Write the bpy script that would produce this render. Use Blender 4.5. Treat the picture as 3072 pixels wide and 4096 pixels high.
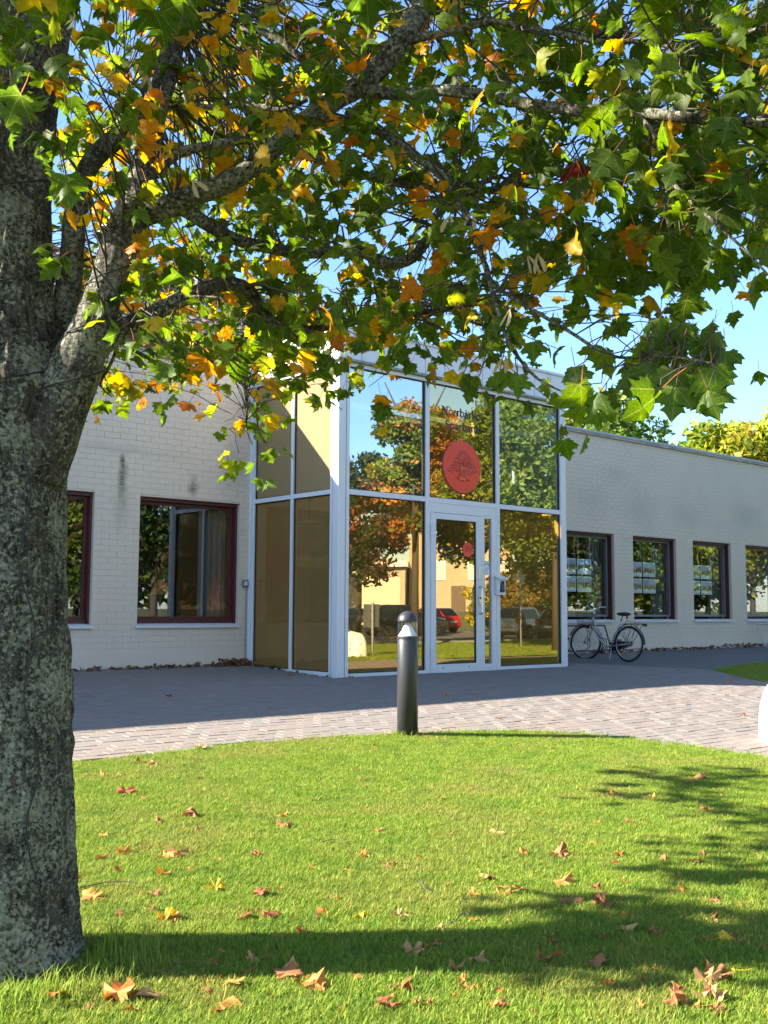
import bpy, bmesh, math, random
import numpy as np
from mathutils import Vector, Matrix, noise as mnoise

for o in list(bpy.data.objects):
    bpy.data.objects.remove(o)
scene = bpy.context.scene
COL = scene.collection
rng = np.random.default_rng(7)
random.seed(7)
R = math.radians

# ------------------------------------------------------------------ camera
FPX, PITCH, ROLL, TH = 4168.391, 0.0935, 0.0048, 0.861      # focal length in 3072-px units
CU, CV, HC = -9.4431, -14.3508, 0.92
cam_d = bpy.data.cameras.new('camera')
cam = bpy.data.objects.new('camera', cam_d)
COL.objects.link(cam)
cam_d.sensor_fit = 'VERTICAL'
cam_d.sensor_height = 36.0
cam_d.lens = FPX / 4096 * 36.0
cam_d.clip_start = 0.05
cam_d.clip_end = 3000
cam.matrix_world = (Matrix.Translation((0, 0, HC)) @ Matrix.Rotation(math.pi / 2 + PITCH, 4, 'X')
                    @ Matrix.Rotation(ROLL, 4, 'Z'))
scene.camera = cam

# ------------------------------------------------------------------ world, sun, exposure
SUN_EL, SUN_SH = 28.5, 6.0            # elevation; heading of the shadows, degrees from +X towards +Y
world = bpy.data.worlds.new('World')
scene.world = world
world.use_nodes = True
wn, wl = world.node_tree.nodes, world.node_tree.links
wn.clear()
sky = wn.new('ShaderNodeTexSky')
sky.sky_type = 'NISHITA'
sky.sun_disc = False
sky.sun_elevation = R(SUN_EL)
sky.sun_rotation = R(90 - (SUN_SH + 180))
sky.altitude = 150
sky.air_density = 1.0
sky.dust_density = 0.35
sky.ozone_density = 5.0
bg = wn.new('ShaderNodeBackground')
bg.inputs['Strength'].default_value = 0.09
# a few low white clouds all round the horizon
tc = wn.new('ShaderNodeTexCoord')
mp = wn.new('ShaderNodeMapping')
mp.inputs['Scale'].default_value = (1.6, 1.6, 4.2)
mp.inputs['Location'].default_value = (0.35, 0.2, 0.1)
nz = wn.new('ShaderNodeTexNoise')
nz.inputs['Scale'].default_value = 2.1
nz.inputs['Detail'].default_value = 7
nz.inputs['Roughness'].default_value = 0.52
rp = wn.new('ShaderNodeValToRGB')
rp.color_ramp.elements[0].position = 0.62
rp.color_ramp.elements[1].position = 0.74
mix = wn.new('ShaderNodeMixRGB')
mix.inputs['Color2'].default_value = (7.5, 7.6, 7.8, 1)
out = wn.new('ShaderNodeOutputWorld')
wl.new(tc.outputs['Generated'], mp.inputs['Vector'])
wl.new(mp.outputs['Vector'], nz.inputs['Vector'])
wl.new(nz.outputs['Fac'], rp.inputs['Fac'])
wl.new(rp.outputs['Color'], mix.inputs['Fac'])
wl.new(sky.outputs['Color'], mix.inputs['Color1'])
wl.new(mix.outputs['Color'], bg.inputs['Color'])
wl.new(bg.outputs['Background'], out.inputs['Surface'])

sun_d = bpy.data.lights.new('sun', 'SUN')
sun_d.energy = 5.0
sun_d.angle = R(0.53)
sun_d.color = (1.0, 0.93, 0.82)
sun = bpy.data.objects.new('sun', sun_d)
COL.objects.link(sun)
SUNDIR = Vector((math.cos(R(SUN_EL)) * math.cos(R(SUN_SH)), math.cos(R(SUN_EL)) * math.sin(R(SUN_SH)), -math.sin(R(SUN_EL))))
sun.rotation_euler = SUNDIR.to_track_quat('-Z', 'Y').to_euler()
sun.location = (-30, 0, 20)

scene.view_settings.view_transform = 'Standard'
scene.view_settings.look = 'None'
scene.view_settings.gamma = 1
scene.view_settings.exposure = 2.25
scene.view_settings.use_curve_mapping = False
scene.render.engine = 'CYCLES'
scene.cycles.use_denoising = True
scene.cycles.max_bounces = 6
scene.cycles.diffuse_bounces = 3
scene.cycles.glossy_bounces = 3
scene.cycles.transparent_max_bounces = 10
scene.cycles.caustics_reflective = False
scene.cycles.caustics_refractive = False

# ------------------------------------------------------------------ frames and terrain
EU = np.array([math.sin(TH), math.cos(TH), 0.0])      # along the facade, away from the camera
EV = np.array([math.cos(TH), -math.sin(TH), 0.0])     # outward from the facade
def Bp(u, v, z=0.0):
    return (u - CU) * EU + (v + CV) * EV + np.array([0, 0, z])
def to_uv(x, y):
    return x * EU[0] + y * EU[1] + CU, x * EV[0] + y * EV[1] - CV
def zt_v(v):
    v = np.asarray(v, float)
    s = np.clip((v - 40.5) / 4.0, 0, 1)
    return np.where(v < 0, 0, -0.04 * (v - np.logaddexp(0, (v - 11) / 1.5) * 1.5)) + 1.25 * s * s * (3 - 2 * s)
def gz(x, y):
    return float(zt_v(to_uv(x, y)[1]))
def ray(px, py):
    X, Y = px - 1536, py - 2048
    c, s = math.cos(ROLL), math.sin(ROLL)
    X, Y = c * X + s * Y, -s * X + c * Y
    a, b = X / FPX, -Y / FPX
    cp, sp = math.cos(PITCH), math.sin(PITCH)
    return np.array([a, cp - b * sp, sp + b * cp])
def at(px, py, depth):
    """point on the line of sight of a photo pixel at a given forward distance"""
    d = ray(px, py)
    return np.array([0, 0, HC]) + d * (depth / d[1])
def ground_at(px, py):
    d = ray(px, py); o = np.array([0, 0, HC]); lo, hi = 1.0, 80.0
    for _ in range(24):
        t = (lo + hi) / 2; P = o + d * t
        if P[2] < gz(P[0], P[1]): hi = t
        else: lo = t
    return o + d * hi
def project(P):
    x, y, z = P[0], P[1], P[2] - HC
    cp, sp = math.cos(PITCH), math.sin(PITCH)
    fw = y * cp + z * sp
    if fw < 0.05: return None
    up = -y * sp + z * cp
    X, Y = FPX * x / fw, -FPX * up / fw
    c, s = math.cos(ROLL), math.sin(ROLL)
    return 1536 + c * X - s * Y, 2048 + s * X + c * Y
def across(px, dist, mv=2.3201):
    """where a thing seen in the shop-front glass really stands: the line of sight folded at the glass plane"""
    d = ray(px, 2441.0); d = d / np.linalg.norm(d); o = np.array([0, 0, HC])
    t0 = (mv - (-CV)) / (d @ EV)
    hit = o + d * t0
    d2 = d - 2 * (d @ EV) * EV
    P = hit + d2 * (dist - t0)
    return P, d2

# ------------------------------------------------------------------ mesh helpers
class MB:
    def __init__(s): s.v = []; s.f = []
    def add(s, vs, fs):
        n = len(s.v); s.v += [tuple(map(float, p)) for p in vs]; s.f += [tuple(i + n for i in f) for f in fs]; return s
    def box(s, x0, x1, y0, y1, z0, z1):
        return s.add([(x0, y0, z0), (x1, y0, z0), (x1, y1, z0), (x0, y1, z0), (x0, y0, z1), (x1, y0, z1), (x1, y1, z1), (x0, y1, z1)],
                     [(0, 3, 2, 1), (4, 5, 6, 7), (0, 1, 5, 4), (1, 2, 6, 5), (2, 3, 7, 6), (3, 0, 4, 7)])
    def obox(s, c, ax, ay, az):
        c, ax, ay, az = map(np.asarray, (c, ax, ay, az))
        vs = [c + i * ax + j * ay + k * az for k in (-1, 1) for j in (-1, 1) for i in (-1, 1)]
        return s.add(vs, [(0, 2, 3, 1), (4, 5, 7, 6), (0, 1, 5, 4), (1, 3, 7, 5), (3, 2, 6, 7), (2, 0, 4, 6)])
    def lathe(s, prof, n=24, c=(0, 0, 0), axis='z', cap=True):
        vs = []; fs = []
        for (r, h) in prof:
            for i in range(n):
                a = 2 * math.pi * i / n
                q = (r * math.cos(a), r * math.sin(a), h)
                if axis == 'y': q = (q[0], q[2], q[1])
                if axis == 'x': q = (q[2], q[0], q[1])
                vs.append((q[0] + c[0], q[1] + c[1], q[2] + c[2]))
        for j in range(len(prof) - 1):
            for i in range(n):
                k = (i + 1) % n
                fs.append((j * n + i, j * n + k, (j + 1) * n + k, (j + 1) * n + i))
        if cap:
            fs.append(tuple(range(n))[::-1]); fs.append(tuple((len(prof) - 1) * n + i for i in range(n)))
        return s.add(vs, fs)
    def tube(s, pts, rad, n=8, cap=True):
        pts = np.asarray(pts, float); m = len(pts)
        rad = np.full(m, rad) if np.isscalar(rad) else np.asarray(rad, float)
        t = np.gradient(pts, axis=0); t /= np.linalg.norm(t, axis=1)[:, None] + 1e-9
        a = np.array([0, 0, 1.0]) if abs(t[0][2]) < .9 else np.array([1.0, 0, 0])
        nrm = np.cross(t[0], a); nrm /= np.linalg.norm(nrm)
        vs = []; fs = []
        for i in range(m):
            nrm = nrm - (nrm @ t[i]) * t[i]; nrm /= np.linalg.norm(nrm) + 1e-9
            b = np.cross(t[i], nrm)
            for k in range(n):
                an = 2 * math.pi * k / n
                vs.append(pts[i] + rad[i] * (math.cos(an) * nrm + math.sin(an) * b))
        for i in range(m - 1):
            for k in range(n):
                k2 = (k + 1) % n
                fs.append((i * n + k, i * n + k2, (i + 1) * n + k2, (i + 1) * n + k))
        if cap:
            fs.append(tuple(range(n))[::-1]); fs.append(tuple((m - 1) * n + k for k in range(n)))
        return s.add(vs, fs)
    def prism(s, poly, y0, y1):
        """polygon in x,z extruded along y"""
        n = len(poly)
        vs = [(x, y0, z) for x, z in poly] + [(x, y1, z) for x, z in poly]
        fs = [tuple(range(n)), tuple(range(2 * n - 1, n - 1, -1))] + [(i, n + i, n + (i + 1) % n, (i + 1) % n) for i in range(n)]
        return s.add(vs, fs)
    def mesh(s, name, smooth=False):
        me = bpy.data.meshes.new(name); me.from_pydata(s.v, [], s.f); me.update()
        if smooth:
            me.polygons.foreach_set('use_smooth', [True] * len(me.polygons))
        return me

def link(name, me, mat=None, parent=None, smooth=None, kind=None, label=None, cat=None, group=None, bevel=0):
    if isinstance(me, MB): me = me.mesh(name, bool(smooth))
    if me is not None and mat is not None and len(me.materials) == 0: me.materials.append(mat)
    o = bpy.data.objects.new(name, me)
    COL.objects.link(o)
    if parent is not None: o.parent = parent
    tag(o, label, cat, group, kind)
    if bevel:
        m = o.modifiers.new('edge', 'BEVEL'); m.width = bevel; m.segments = 2; m.limit_method = 'ANGLE'
    return o
def tag(o, label=None, cat=None, group=None, kind=None):
    if label: o['label'] = label
    if cat: o['category'] = cat
    if group: o['group'] = group
    if kind: o['kind'] = kind
    return o
def empty(name, loc=(0, 0, 0), rz=0.0, label=None, cat=None, group=None):
    o = bpy.data.objects.new(name, None); COL.objects.link(o)
    o.location = loc; o.rotation_euler = (0, 0, rz)
    return tag(o, label, cat, group)
def mesh_np(name, verts, faces_flat, nper, colors=None, smooth=False, lp=None):
    """verts (N,3), faces_flat indices, nper = verts per face (constant)"""
    me = bpy.data.meshes.new(name)
    nv = len(verts); nf = len(faces_flat) // nper
    me.vertices.add(nv); me.vertices.foreach_set('co', np.asarray(verts, np.float32).ravel())
    me.loops.add(len(faces_flat)); me.loops.foreach_set('vertex_index', np.asarray(faces_flat, np.int32))
    me.polygons.add(nf)
    me.polygons.foreach_set('loop_start', np.arange(0, nf * nper, nper, dtype=np.int32))
    me.polygons.foreach_set('use_smooth', np.full(nf, bool(smooth)))
    if colors is not None:
        ca = me.color_attributes.new('Col', 'FLOAT_COLOR', 'POINT')
        c4 = np.ones((nv, 4), np.float32); c4[:, :3] = colors
        ca.data.foreach_set('color', c4.ravel())
    if lp is not None:
        la = me.attributes.new('lp', 'FLOAT_VECTOR', 'POINT'); la.data.foreach_set('vector', np.asarray(lp, np.float32).ravel())
    me.update(calc_edges=True)
    return me

# ------------------------------------------------------------------ material helpers
def mat(name, color=(.5, .5, .5), rough=.6, metal=0.0, noise=None, bump=None, spec=.5, attr=False, coord=None, trans=0, coat=0):
    """noise=(scale, amount, color2); bump=(scale, strength)"""
    m = bpy.data.materials.new(name); m.use_nodes = True
    n, l = m.node_tree.nodes, m.node_tree.links
    b = n['Principled BSDF']
    b.inputs['Base Color'].default_value = (*color, 1); b.inputs['Roughness'].default_value = rough
    b.inputs['Metallic'].default_value = metal; b.inputs['Specular IOR Level'].default_value = spec
    b.inputs['Coat Weight'].default_value = coat
    t = n.new('ShaderNodeTexCoord')
    if coord is not None: t.object = coord
    src = None
    if attr:
        a = n.new('ShaderNodeAttribute'); a.attribute_name = 'Col'; src = a.outputs['Color']
    if noise:
        z = n.new('ShaderNodeTexNoise'); z.inputs['Scale'].default_value = noise[0]; z.inputs['Detail'].default_value = 8; z.inputs['Roughness'].default_value = .62
        l.new(t.outputs['Object'], z.inputs['Vector'])
        r = n.new('ShaderNodeMapRange'); r.inputs['From Min'].default_value = .35; r.inputs['From Max'].default_value = .68
        r.inputs['To Max'].default_value = noise[1]
        l.new(z.outputs['Fac'], r.inputs['Value'])
        x = n.new('ShaderNodeMixRGB'); x.inputs['Color1'].default_value = (*color, 1); x.inputs['Color2'].default_value = (*noise[2], 1)
        l.new(r.outputs['Result'], x.inputs['Fac'])
        if src is not None: l.new(src, x.inputs['Color1'])
        src = x.outputs['Color']
    if src is not None: l.new(src, b.inputs['Base Color'])
    if bump:
        z = n.new('ShaderNodeTexNoise'); z.inputs['Scale'].default_value = bump[0]; z.inputs['Detail'].default_value = 8
        l.new(t.outputs['Object'], z.inputs['Vector'])
        bp = n.new('ShaderNodeBump'); bp.inputs['Strength'].default_value = bump[1]; bp.inputs['Distance'].default_value = .02
        l.new(z.outputs['Fac'], bp.inputs['Height']); l.new(bp.outputs['Normal'], b.inputs['Normal'])
    return m

def glass_mat(name, tint=(.8, .8, .8), refl=.35, refl_col=(1, 1, 1), haze=0.0, haze_col=(.6, .5, .35), wavy=0.0):
    """coated window glass: part mirror, part tinted see-through, part diffuse film for dust and a painted veil of inside light"""
    m = bpy.data.materials.new(name); m.use_nodes = True
    n, l = m.node_tree.nodes, m.node_tree.links; n.clear()
    o = n.new('ShaderNodeOutputMaterial')
    tr = n.new('ShaderNodeBsdfTransparent'); tr.inputs['Color'].default_value = (*tint, 1)
    gl = n.new('ShaderNodeBsdfGlossy'); gl.inputs['Roughness'].default_value = 0.0; gl.inputs['Color'].default_value = (*refl_col, 1)
    fw = n.new('ShaderNodeLayerWeight'); fw.inputs['Blend'].default_value = .5
    lw = n.new('ShaderNodeMath'); lw.operation = 'POWER'; lw.inputs[1].default_value = 5; l.new(fw.outputs['Facing'], lw.inputs[0])
    mr = n.new('ShaderNodeMapRange'); mr.inputs['From Max'].default_value = 1; mr.inputs['To Min'].default_value = refl; mr.inputs['To Max'].default_value = 1.0
    l.new(lw.outputs[0], mr.inputs['Value'])
    base = tr.outputs['BSDF']
    if haze:
        df = n.new('ShaderNodeBsdfDiffuse'); df.inputs['Color'].default_value = (*haze_col, 1)
        mh = n.new('ShaderNodeMixShader'); mh.inputs['Fac'].default_value = haze
        l.new(base, mh.inputs[1]); l.new(df.outputs['BSDF'], mh.inputs[2]); base = mh.outputs['Shader']
    mx = n.new('ShaderNodeMixShader')
    l.new(mr.outputs['Result'], mx.inputs['Fac']); l.new(base, mx.inputs[1]); l.new(gl.outputs['BSDF'], mx.inputs[2])
    l.new(mx.outputs['Shader'], o.inputs['Surface'])
    if wavy:
        t = n.new('ShaderNodeTexCoord'); z = n.new('ShaderNodeTexNoise'); z.inputs['Scale'].default_value = 1.6; z.inputs['Detail'].default_value = 2
        l.new(t.outputs['Object'], z.inputs['Vector'])
        bp = n.new('ShaderNodeBump'); bp.inputs['Strength'].default_value = wavy; bp.inputs['Distance'].default_value = .01
        l.new(z.outputs['Fac'], bp.inputs['Height']); l.new(bp.outputs['Normal'], gl.inputs['Normal'])
    return m

def leaf_mat(name, translucency=.45, rough=.5, veins=False, attr='Col'):
    m = bpy.data.materials.new(name); m.use_nodes = True
    n, l = m.node_tree.nodes, m.node_tree.links
    b = n['Principled BSDF']; o = n['Material Output']
    a = n.new('ShaderNodeAttribute'); a.attribute_name = attr
    t = n.new('ShaderNodeTexCoord'); z = n.new('ShaderNodeTexNoise'); z.inputs['Scale'].default_value = 28; z.inputs['Detail'].default_value = 4
    l.new(t.outputs['Object'], z.inputs['Vector'])
    hs = n.new('ShaderNodeHueSaturation'); l.new(a.outputs['Color'], hs.inputs['Color'])
    r = n.new('ShaderNodeMapRange'); r.inputs['From Min'].default_value = .3; r.inputs['From Max'].default_value = .7
    r.inputs['To Min'].default_value = .62; r.inputs['To Max'].default_value = 1.3
    l.new(z.outputs['Fac'], r.inputs['Value']); l.new(r.outputs['Result'], hs.inputs['Value'])
    if veins:      # five main veins from the stalk, lighter than the blade
        la = n.new('ShaderNodeAttribute'); la.attribute_name = 'lp'; sx = n.new('ShaderNodeSeparateXYZ'); l.new(la.outputs['Vector'], sx.inputs[0])
        def M(op, a_, b_=None):
            q = n.new('ShaderNodeMath'); q.operation = op
            for i_, v_ in enumerate((a_, b_)):
                if v_ is None: continue
                if isinstance(v_, (int, float)): q.inputs[i_].default_value = v_
                else: l.new(v_, q.inputs[i_])
            return q.outputs[0]
        ax = M('ABSOLUTE', sx.outputs['X']); an = M('ARCTAN2', ax, sx.outputs['Y']); rd = M('SQRT', M('ADD', M('MULTIPLY', ax, ax), M('MULTIPLY', sx.outputs['Y'], sx.outputs['Y'])))
        dd = M('MINIMUM', M('MINIMUM', an, M('ABSOLUTE', M('SUBTRACT', an, .84))), M('ABSOLUTE', M('SUBTRACT', an, 1.62)))
        dist = M('MULTIPLY', dd, rd)
        k = n.new('ShaderNodeMapRange'); k.inputs['From Min'].default_value = .016; k.inputs['From Max'].default_value = .004; k.inputs['To Max'].default_value = .38; l.new(dist, k.inputs['Value'])
        vx = n.new('ShaderNodeMixRGB'); vx.inputs['Color2'].default_value = (.30, .30, .08, 1); l.new(k.outputs['Result'], vx.inputs['Fac']); l.new(a.outputs['Color'], vx.inputs['Color1'])
        l.new(vx.outputs['Color'], hs.inputs['Color'])
    l.new(hs.outputs['Color'], b.inputs['Base Color']); b.inputs['Roughness'].default_value = rough; b.inputs['Specular IOR Level'].default_value = .25
    tr = n.new('ShaderNodeBsdfTranslucent')
    g = n.new('ShaderNodeHueSaturation'); g.inputs['Value'].default_value = 2.3; g.inputs['Saturation'].default_value = 1.08
    l.new(hs.outputs['Color'], g.inputs['Color']); l.new(g.outputs['Color'], tr.inputs['Color'])
    mx = n.new('ShaderNodeMixShader'); mx.inputs['Fac'].default_value = translucency
    l.new(b.outputs['BSDF'], mx.inputs[1]); l.new(tr.outputs['BSDF'], mx.inputs[2]); l.new(mx.outputs['Shader'], o.inputs['Surface'])
    return m
# ------------------------------------------------------------------ ground sheets
def clip_poly(poly, axis, val, keep_greater):
    outp = []
    for i in range(len(poly)):
        a, b = poly[i], poly[(i + 1) % len(poly)]
        ia = (a[axis] >= val) == keep_greater or a[axis] == val
        ib = (b[axis] >= val) == keep_greater or b[axis] == val
        if ia: outp.append(a)
        if ia != ib:
            t = (val - a[axis]) / (b[axis] - a[axis])
            outp.append((a[0] + t * (b[0] - a[0]), a[1] + t * (b[1] - a[1])))
    return outp
def sheet(name, poly_uv, dz, material, **kw):
    """a flat sheet laid on the terrain; poly in facade coordinates (u, v)"""
    vs_ = [p[1] for p in poly_uv]; lo, hi = min(vs_), max(vs_)
    cuts = [c for c in list(np.arange(-2, 20, 1.0)) + list(np.arange(20, 48, 1.0)) if lo < c < hi]
    mb = MB(); rest = list(poly_uv)
    for c in cuts + [None]:
        piece = clip_poly(rest, 1, c, False) if c is not None else rest
        if c is not None: rest = clip_poly(rest, 1, c, True)
        if len(piece) >= 3:
            n0 = len(mb.v)
            mb.v += [tuple(Bp(u, v, float(zt_v(v)) + dz)) for u, v in piece]
            mb.f.append(tuple(range(n0, n0 + len(piece)))[::-1])
    o = link(name, mb, material, **kw)
    bm = bmesh.new(); bm.from_mesh(o.data); bmesh.ops.remove_doubles(bm, verts=bm.verts, dist=1e-4)
    bmesh.ops.recalc_face_normals(bm, faces=bm.faces)
    for f in bm.faces:
        if f.normal.z < 0: f.normal_flip()
    bm.to_mesh(o.data); bm.free()
    return o
def inside(poly, x, y):
    c = False; n = len(poly)
    for i in range(n):
        (x1, y1), (x2, y2) = poly[i], poly[(i + 1) % n]
        if (y1 > y) != (y2 > y) and x < (x2 - x1) * (y - y1) / (y2 - y1) + x1: c = not c
    return c
def smooth_poly(pts, n=6):
    """Catmull-Rom through an open chain"""
    P = [np.array(p, float) for p in pts]; outp = []
    for i in range(len(P) - 1):
        p0, p1, p2, p3 = P[max(i - 1, 0)], P[i], P[i + 1], P[min(i + 2, len(P) - 1)]
        for k in range(n):
            t = k / n
            outp.append(0.5 * ((2 * p1) + (-p0 + p2) * t + (2 * p0 - 5 * p1 + 4 * p2 - p3) * t * t + (-p0 + 3 * p1 - 3 * p2 + p3) * t ** 3))
    outp.append(P[-1])
    return outp

M_ground = mat('dry_earth', (.14, .12, .09), .95, noise=(.6, .8, (.07, .09, .03)), bump=(4, .4))
M_soil = mat('lawn_soil', (.055, .085, .022), .95, noise=(7, .9, (.10, .095, .035)), bump=(60, .5))
M_sand = mat('joint_sand', (.13, .115, .095), .95, bump=(90, .4))
M_asphalt = mat('asphalt', (.125, .112, .10), .88, noise=(2.2, .6, (.095, .086, .078)), bump=(160, .35))
M_line = mat('road_paint', (.7, .7, .68), .6, noise=(9, .5, (.45, .45, .44)))

xs = np.sinh(np.linspace(-4.4, 4.4, 61)) * 14.0
vsg = np.concatenate([[-560, -300, -150, -60, -25, -8, -0.5], np.arange(0, 16, 1.0), np.arange(17, 40, 3.0), np.arange(40, 46, .8), [50, 70, 110, 180, 300, 560]])
gv = [tuple(Bp(u, v, float(zt_v(v)) - 0.012)) for v in vsg for u in xs]
gf = []
for j in range(len(vsg) - 1):
    for i in range(len(xs) - 1):
        a = j * len(xs) + i
        gf.append((a, a + len(xs), a + len(xs) + 1, a + 1))
mbg = MB(); mbg.v = gv; mbg.f = gf
link('ground', mbg, M_ground, kind='structure', smooth=True)

LAWN_EDGE = smooth_poly([(-24, 8.6), (-15, 7.7), (-9, 7.05), (-6.02, 6.80), (-4.33, 6.66), (-2.78, 6.93), (-1.75, 7.32), (-1.2, 7.95), (-1.0, 8.75), (-0.97, 9.6), (-1.05, 11.5), (-1.2, 14), (-1.2, 21)])
LAWN1 = [tuple(p) for p in LAWN_EDGE] + [(-24, 21)]
LAWN2 = [tuple(p) for p in smooth_poly([(7.35, 3.88), (8.6, 3.55), (10.3, 3.3), (14, 3.2), (30, 3.2)])] + [(30, 7.0)] + [tuple(p) for p in smooth_poly([(12, 7.6), (8.6, 7.9), (6.6, 7.2), (6.05, 6.2), (6.25, 5.2), (7.35, 3.88)])]
LAWN3 = [(1.6, 12.2), (7.5, 10.4), (30, 10.0), (60, 10.0), (60, 20.8), (1.6, 20.8)]
PAVE = [(-24, -0.01), (5.24, -0.01), (5.24, 1.75), (5.75, 1.9), (7.3, 3.85), (6.2, 5.2), (6.0, 6.2), (6.55, 7.3), (8.6, 8.0), (12, 7.7), (30, 7.1), (60, 7.1), (60, 10.1), (30, 10.1), (7.5, 10.5), (1.7, 12.3), (1.7, 21), (-24, 21)]
ASPH = [(5.235, -0.01), (60, -0.01), (60, 3.3), (14, 3.3), (10.3, 3.4), (7.3, 3.95), (5.72, 1.88), (5.235, 1.73)]
sheet('pavement', PAVE, 0.0, M_sand, kind='structure')
sheet('path', ASPH, 0.012, M_asphalt, kind='structure')
lawn_a = sheet('lawn', LAWN1, 0.022, M_soil, kind='structure')
sheet('lawn', LAWN2, 0.022, M_soil, kind='structure')
sheet('lawn', LAWN3, 0.022, M_soil, kind='structure')
sheet('road', [(-60, 20.8), (140, 20.8), (140, 40.4), (-60, 40.4)], 0.0, M_asphalt, kind='structure')
sheet('lawn', [(-60, 40.4), (140, 40.4), (140, 46), (-60, 46)], 0.02, M_soil, kind='structure')
sheet('road', [(-60, 46), (140, 46), (140, 54), (-60, 54)], 0.0, M_asphalt, kind='structure')
for i in range(14):                       # parking bay lines seen in the glass
    u0 = 16 + i * 2.6
    sheet('bay_line', [(u0, 33.5), (u0 + .12, 33.5), (u0 + .12, 40.2), (u0, 40.2)], 0.006, M_line, kind='structure')
sheet('bay_line', [(10, 24.3), (60, 24.3), (60, 24.42), (10, 24.42)], 0.006, M_line, kind='structure')

# kerb of the road, one row of long stones
M_kerb = mat('granite_kerb', (.32, .31, .30), .8, noise=(12, .6, (.22, .21, .2)), bump=(60, .3))
kerb = empty('kerb', tuple(Bp(0, 20.8, 0))); kerb['kind'] = 'structure'
mbk = MB(); mbk.box(-.49, .49, -.07, .07, -.1, .12); kme = mbk.mesh('kerb_stone'); kme.materials.append(M_kerb)
for i in range(46):
    o = link('kerb_stone', kme, None, kerb)
    P = Bp(2 + i, 20.8, float(zt_v(20.8))) - np.array(kerb.location)
    o.location = P; o.rotation_euler = (0, 0, math.pi / 2 - TH)

# ------------------------------------------------------------------ paving stones
M_paver = mat('concrete_paver', (.3, .25, .22), .9, attr=True, noise=(16, .4, (.19, .155, .128)), bump=(120, .2))
PL, PW, PJ = 0.21, 0.14, 0.005
pav_cols = [(.215, .158, .125), (.225, .168, .132), (.205, .150, .118), (.185, .162, .140), (.195, .168, .145), (.178, .157, .137), (.215, .160, .127), (.195, .162, .135)]
def paver_me(c):
    a, b = PL / 2 - PJ / 2, PW / 2 - PJ / 2; e = .003
    vs = [(-a, -b, 0), (a, -b, 0), (a, b, 0), (-a, b, 0), (-a, -b, .026), (a, -b, .026), (a, b, .026), (-a, b, .026),
          (-a + e, -b + e, .030), (a - e, -b + e, .030), (a - e, b - e, .030), (-a + e, b - e, .030)]
    fs = [(8, 9, 10, 11)] + [(i, (i + 1) % 4, 4 + (i + 1) % 4, 4 + i) for i in range(4)] + [(4 + i, 4 + (i + 1) % 4, 8 + (i + 1) % 4, 8 + i) for i in range(4)]
    return vs, fs
pv, pf = paver_me(None)
pv = np.array(pv)
pavement = bpy.data.objects['pavement']
places = []
rowi = 0
v = 0.08
while v < 11.2:
    u = -9.3 + (0.105 if rowi % 2 else 0)
    while u < 9.5:
        if inside(PAVE, u, v) and not inside(LAWN1, u, v) and not inside(LAWN2, u, v) and not inside(LAWN3, u, v) and not inside(ASPH, u, v) \
           and not (-0.12 < u < 5.3 and v < 2.44):
            places.append((u, v))
        u += PL
    v += PW; rowi += 1
info = []
for (u, v) in places:
    P = Bp(u, v, float(zt_v(v)))
    q = project(P)
    seen = q is not None and 250 < q[0] < 3090 and 2500 < q[1] < 4096
    info.append((P, seen, np.hypot(P[0], P[1]), u, v))
order = sorted(range(len(info)), key=lambda i: (not info[i][1], info[i][2]))
single = set(order[:300])
rr = np.random.default_rng(3)
def paver_rot():
    return Matrix.Rotation(math.pi / 2 - TH, 4, 'Z')
RB = math.pi / 2 - TH
pav_cols = [tuple(.5 * x + .5 * y for x, y in zip(c, (.185, .158, .132))) for c in pav_cols]
pmes = []
for c in pav_cols:
    me = bpy.data.meshes.new('paver'); me.from_pydata([tuple(p) for p in pv], [], pf); me.materials.append(M_paver)
    ca = me.color_attributes.new('Col', 'FLOAT_COLOR', 'POINT')
    ca.data.foreach_set('color', np.tile(np.array([*c, 1], np.float32), len(pv)))
    pmes.append(me)
V, F4, C = [], [], []
nv = 0
tilt0 = -math.atan(0.04)
for i, (P, seen, d, u, v) in enumerate(info):
    # colours drift in patches: rust, then grey
    k = mnoise.noise(Vector((u * .9, v * 1.6, 3))) + rr.normal() * .33
    c = int(rr.choice([0, 1, 2, 6])) if k > 0.0 else int(rr.choice([3, 4, 5, 7]))
    slope = (float(zt_v(v + .05)) - float(zt_v(v - .05))) / .1
    rx = -math.atan(slope) + rr.normal() * .003; ry = rr.normal() * .003; rz = rr.normal() * .006
    z = P[2] + 0.004 + rr.normal() * .0016
    if i in single:
        o = bpy.data.objects.new('paver', pmes[c]); COL.objects.link(o); o.parent = pavement
        o.location = (P[0], P[1], z); o.rotation_euler = (rx, ry, RB + rz)
    else:
        Mx = np.array((Matrix.Rotation(RB + rz, 3, 'Z') @ Matrix.Rotation(ry, 3, 'Y') @ Matrix.Rotation(rx, 3, 'X')))
        V.append(pv @ Mx.T + np.array([P[0], P[1], z])); C.append(np.tile(np.array(pav_cols[c]) * rr.uniform(.92, 1.08), (len(pv), 1)))
        F4.append(np.array(pf).ravel() + nv); nv += len(pv)
me = mesh_np('paver', np.concatenate(V), np.concatenate(F4), 4, np.concatenate(C)); me.materials.append(M_paver)
link('paver', me, None, pavement, kind='stuff')
# ------------------------------------------------------------------ bank building (facade frame: x = u, y = -v, z)
O_B = tuple(Bp(0, 0, 0)); RZB = math.pi / 2 - TH
bank = empty('bank_building', O_B, RZB, 'long low bank building of white painted brick with dark red window frames', 'building')

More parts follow.
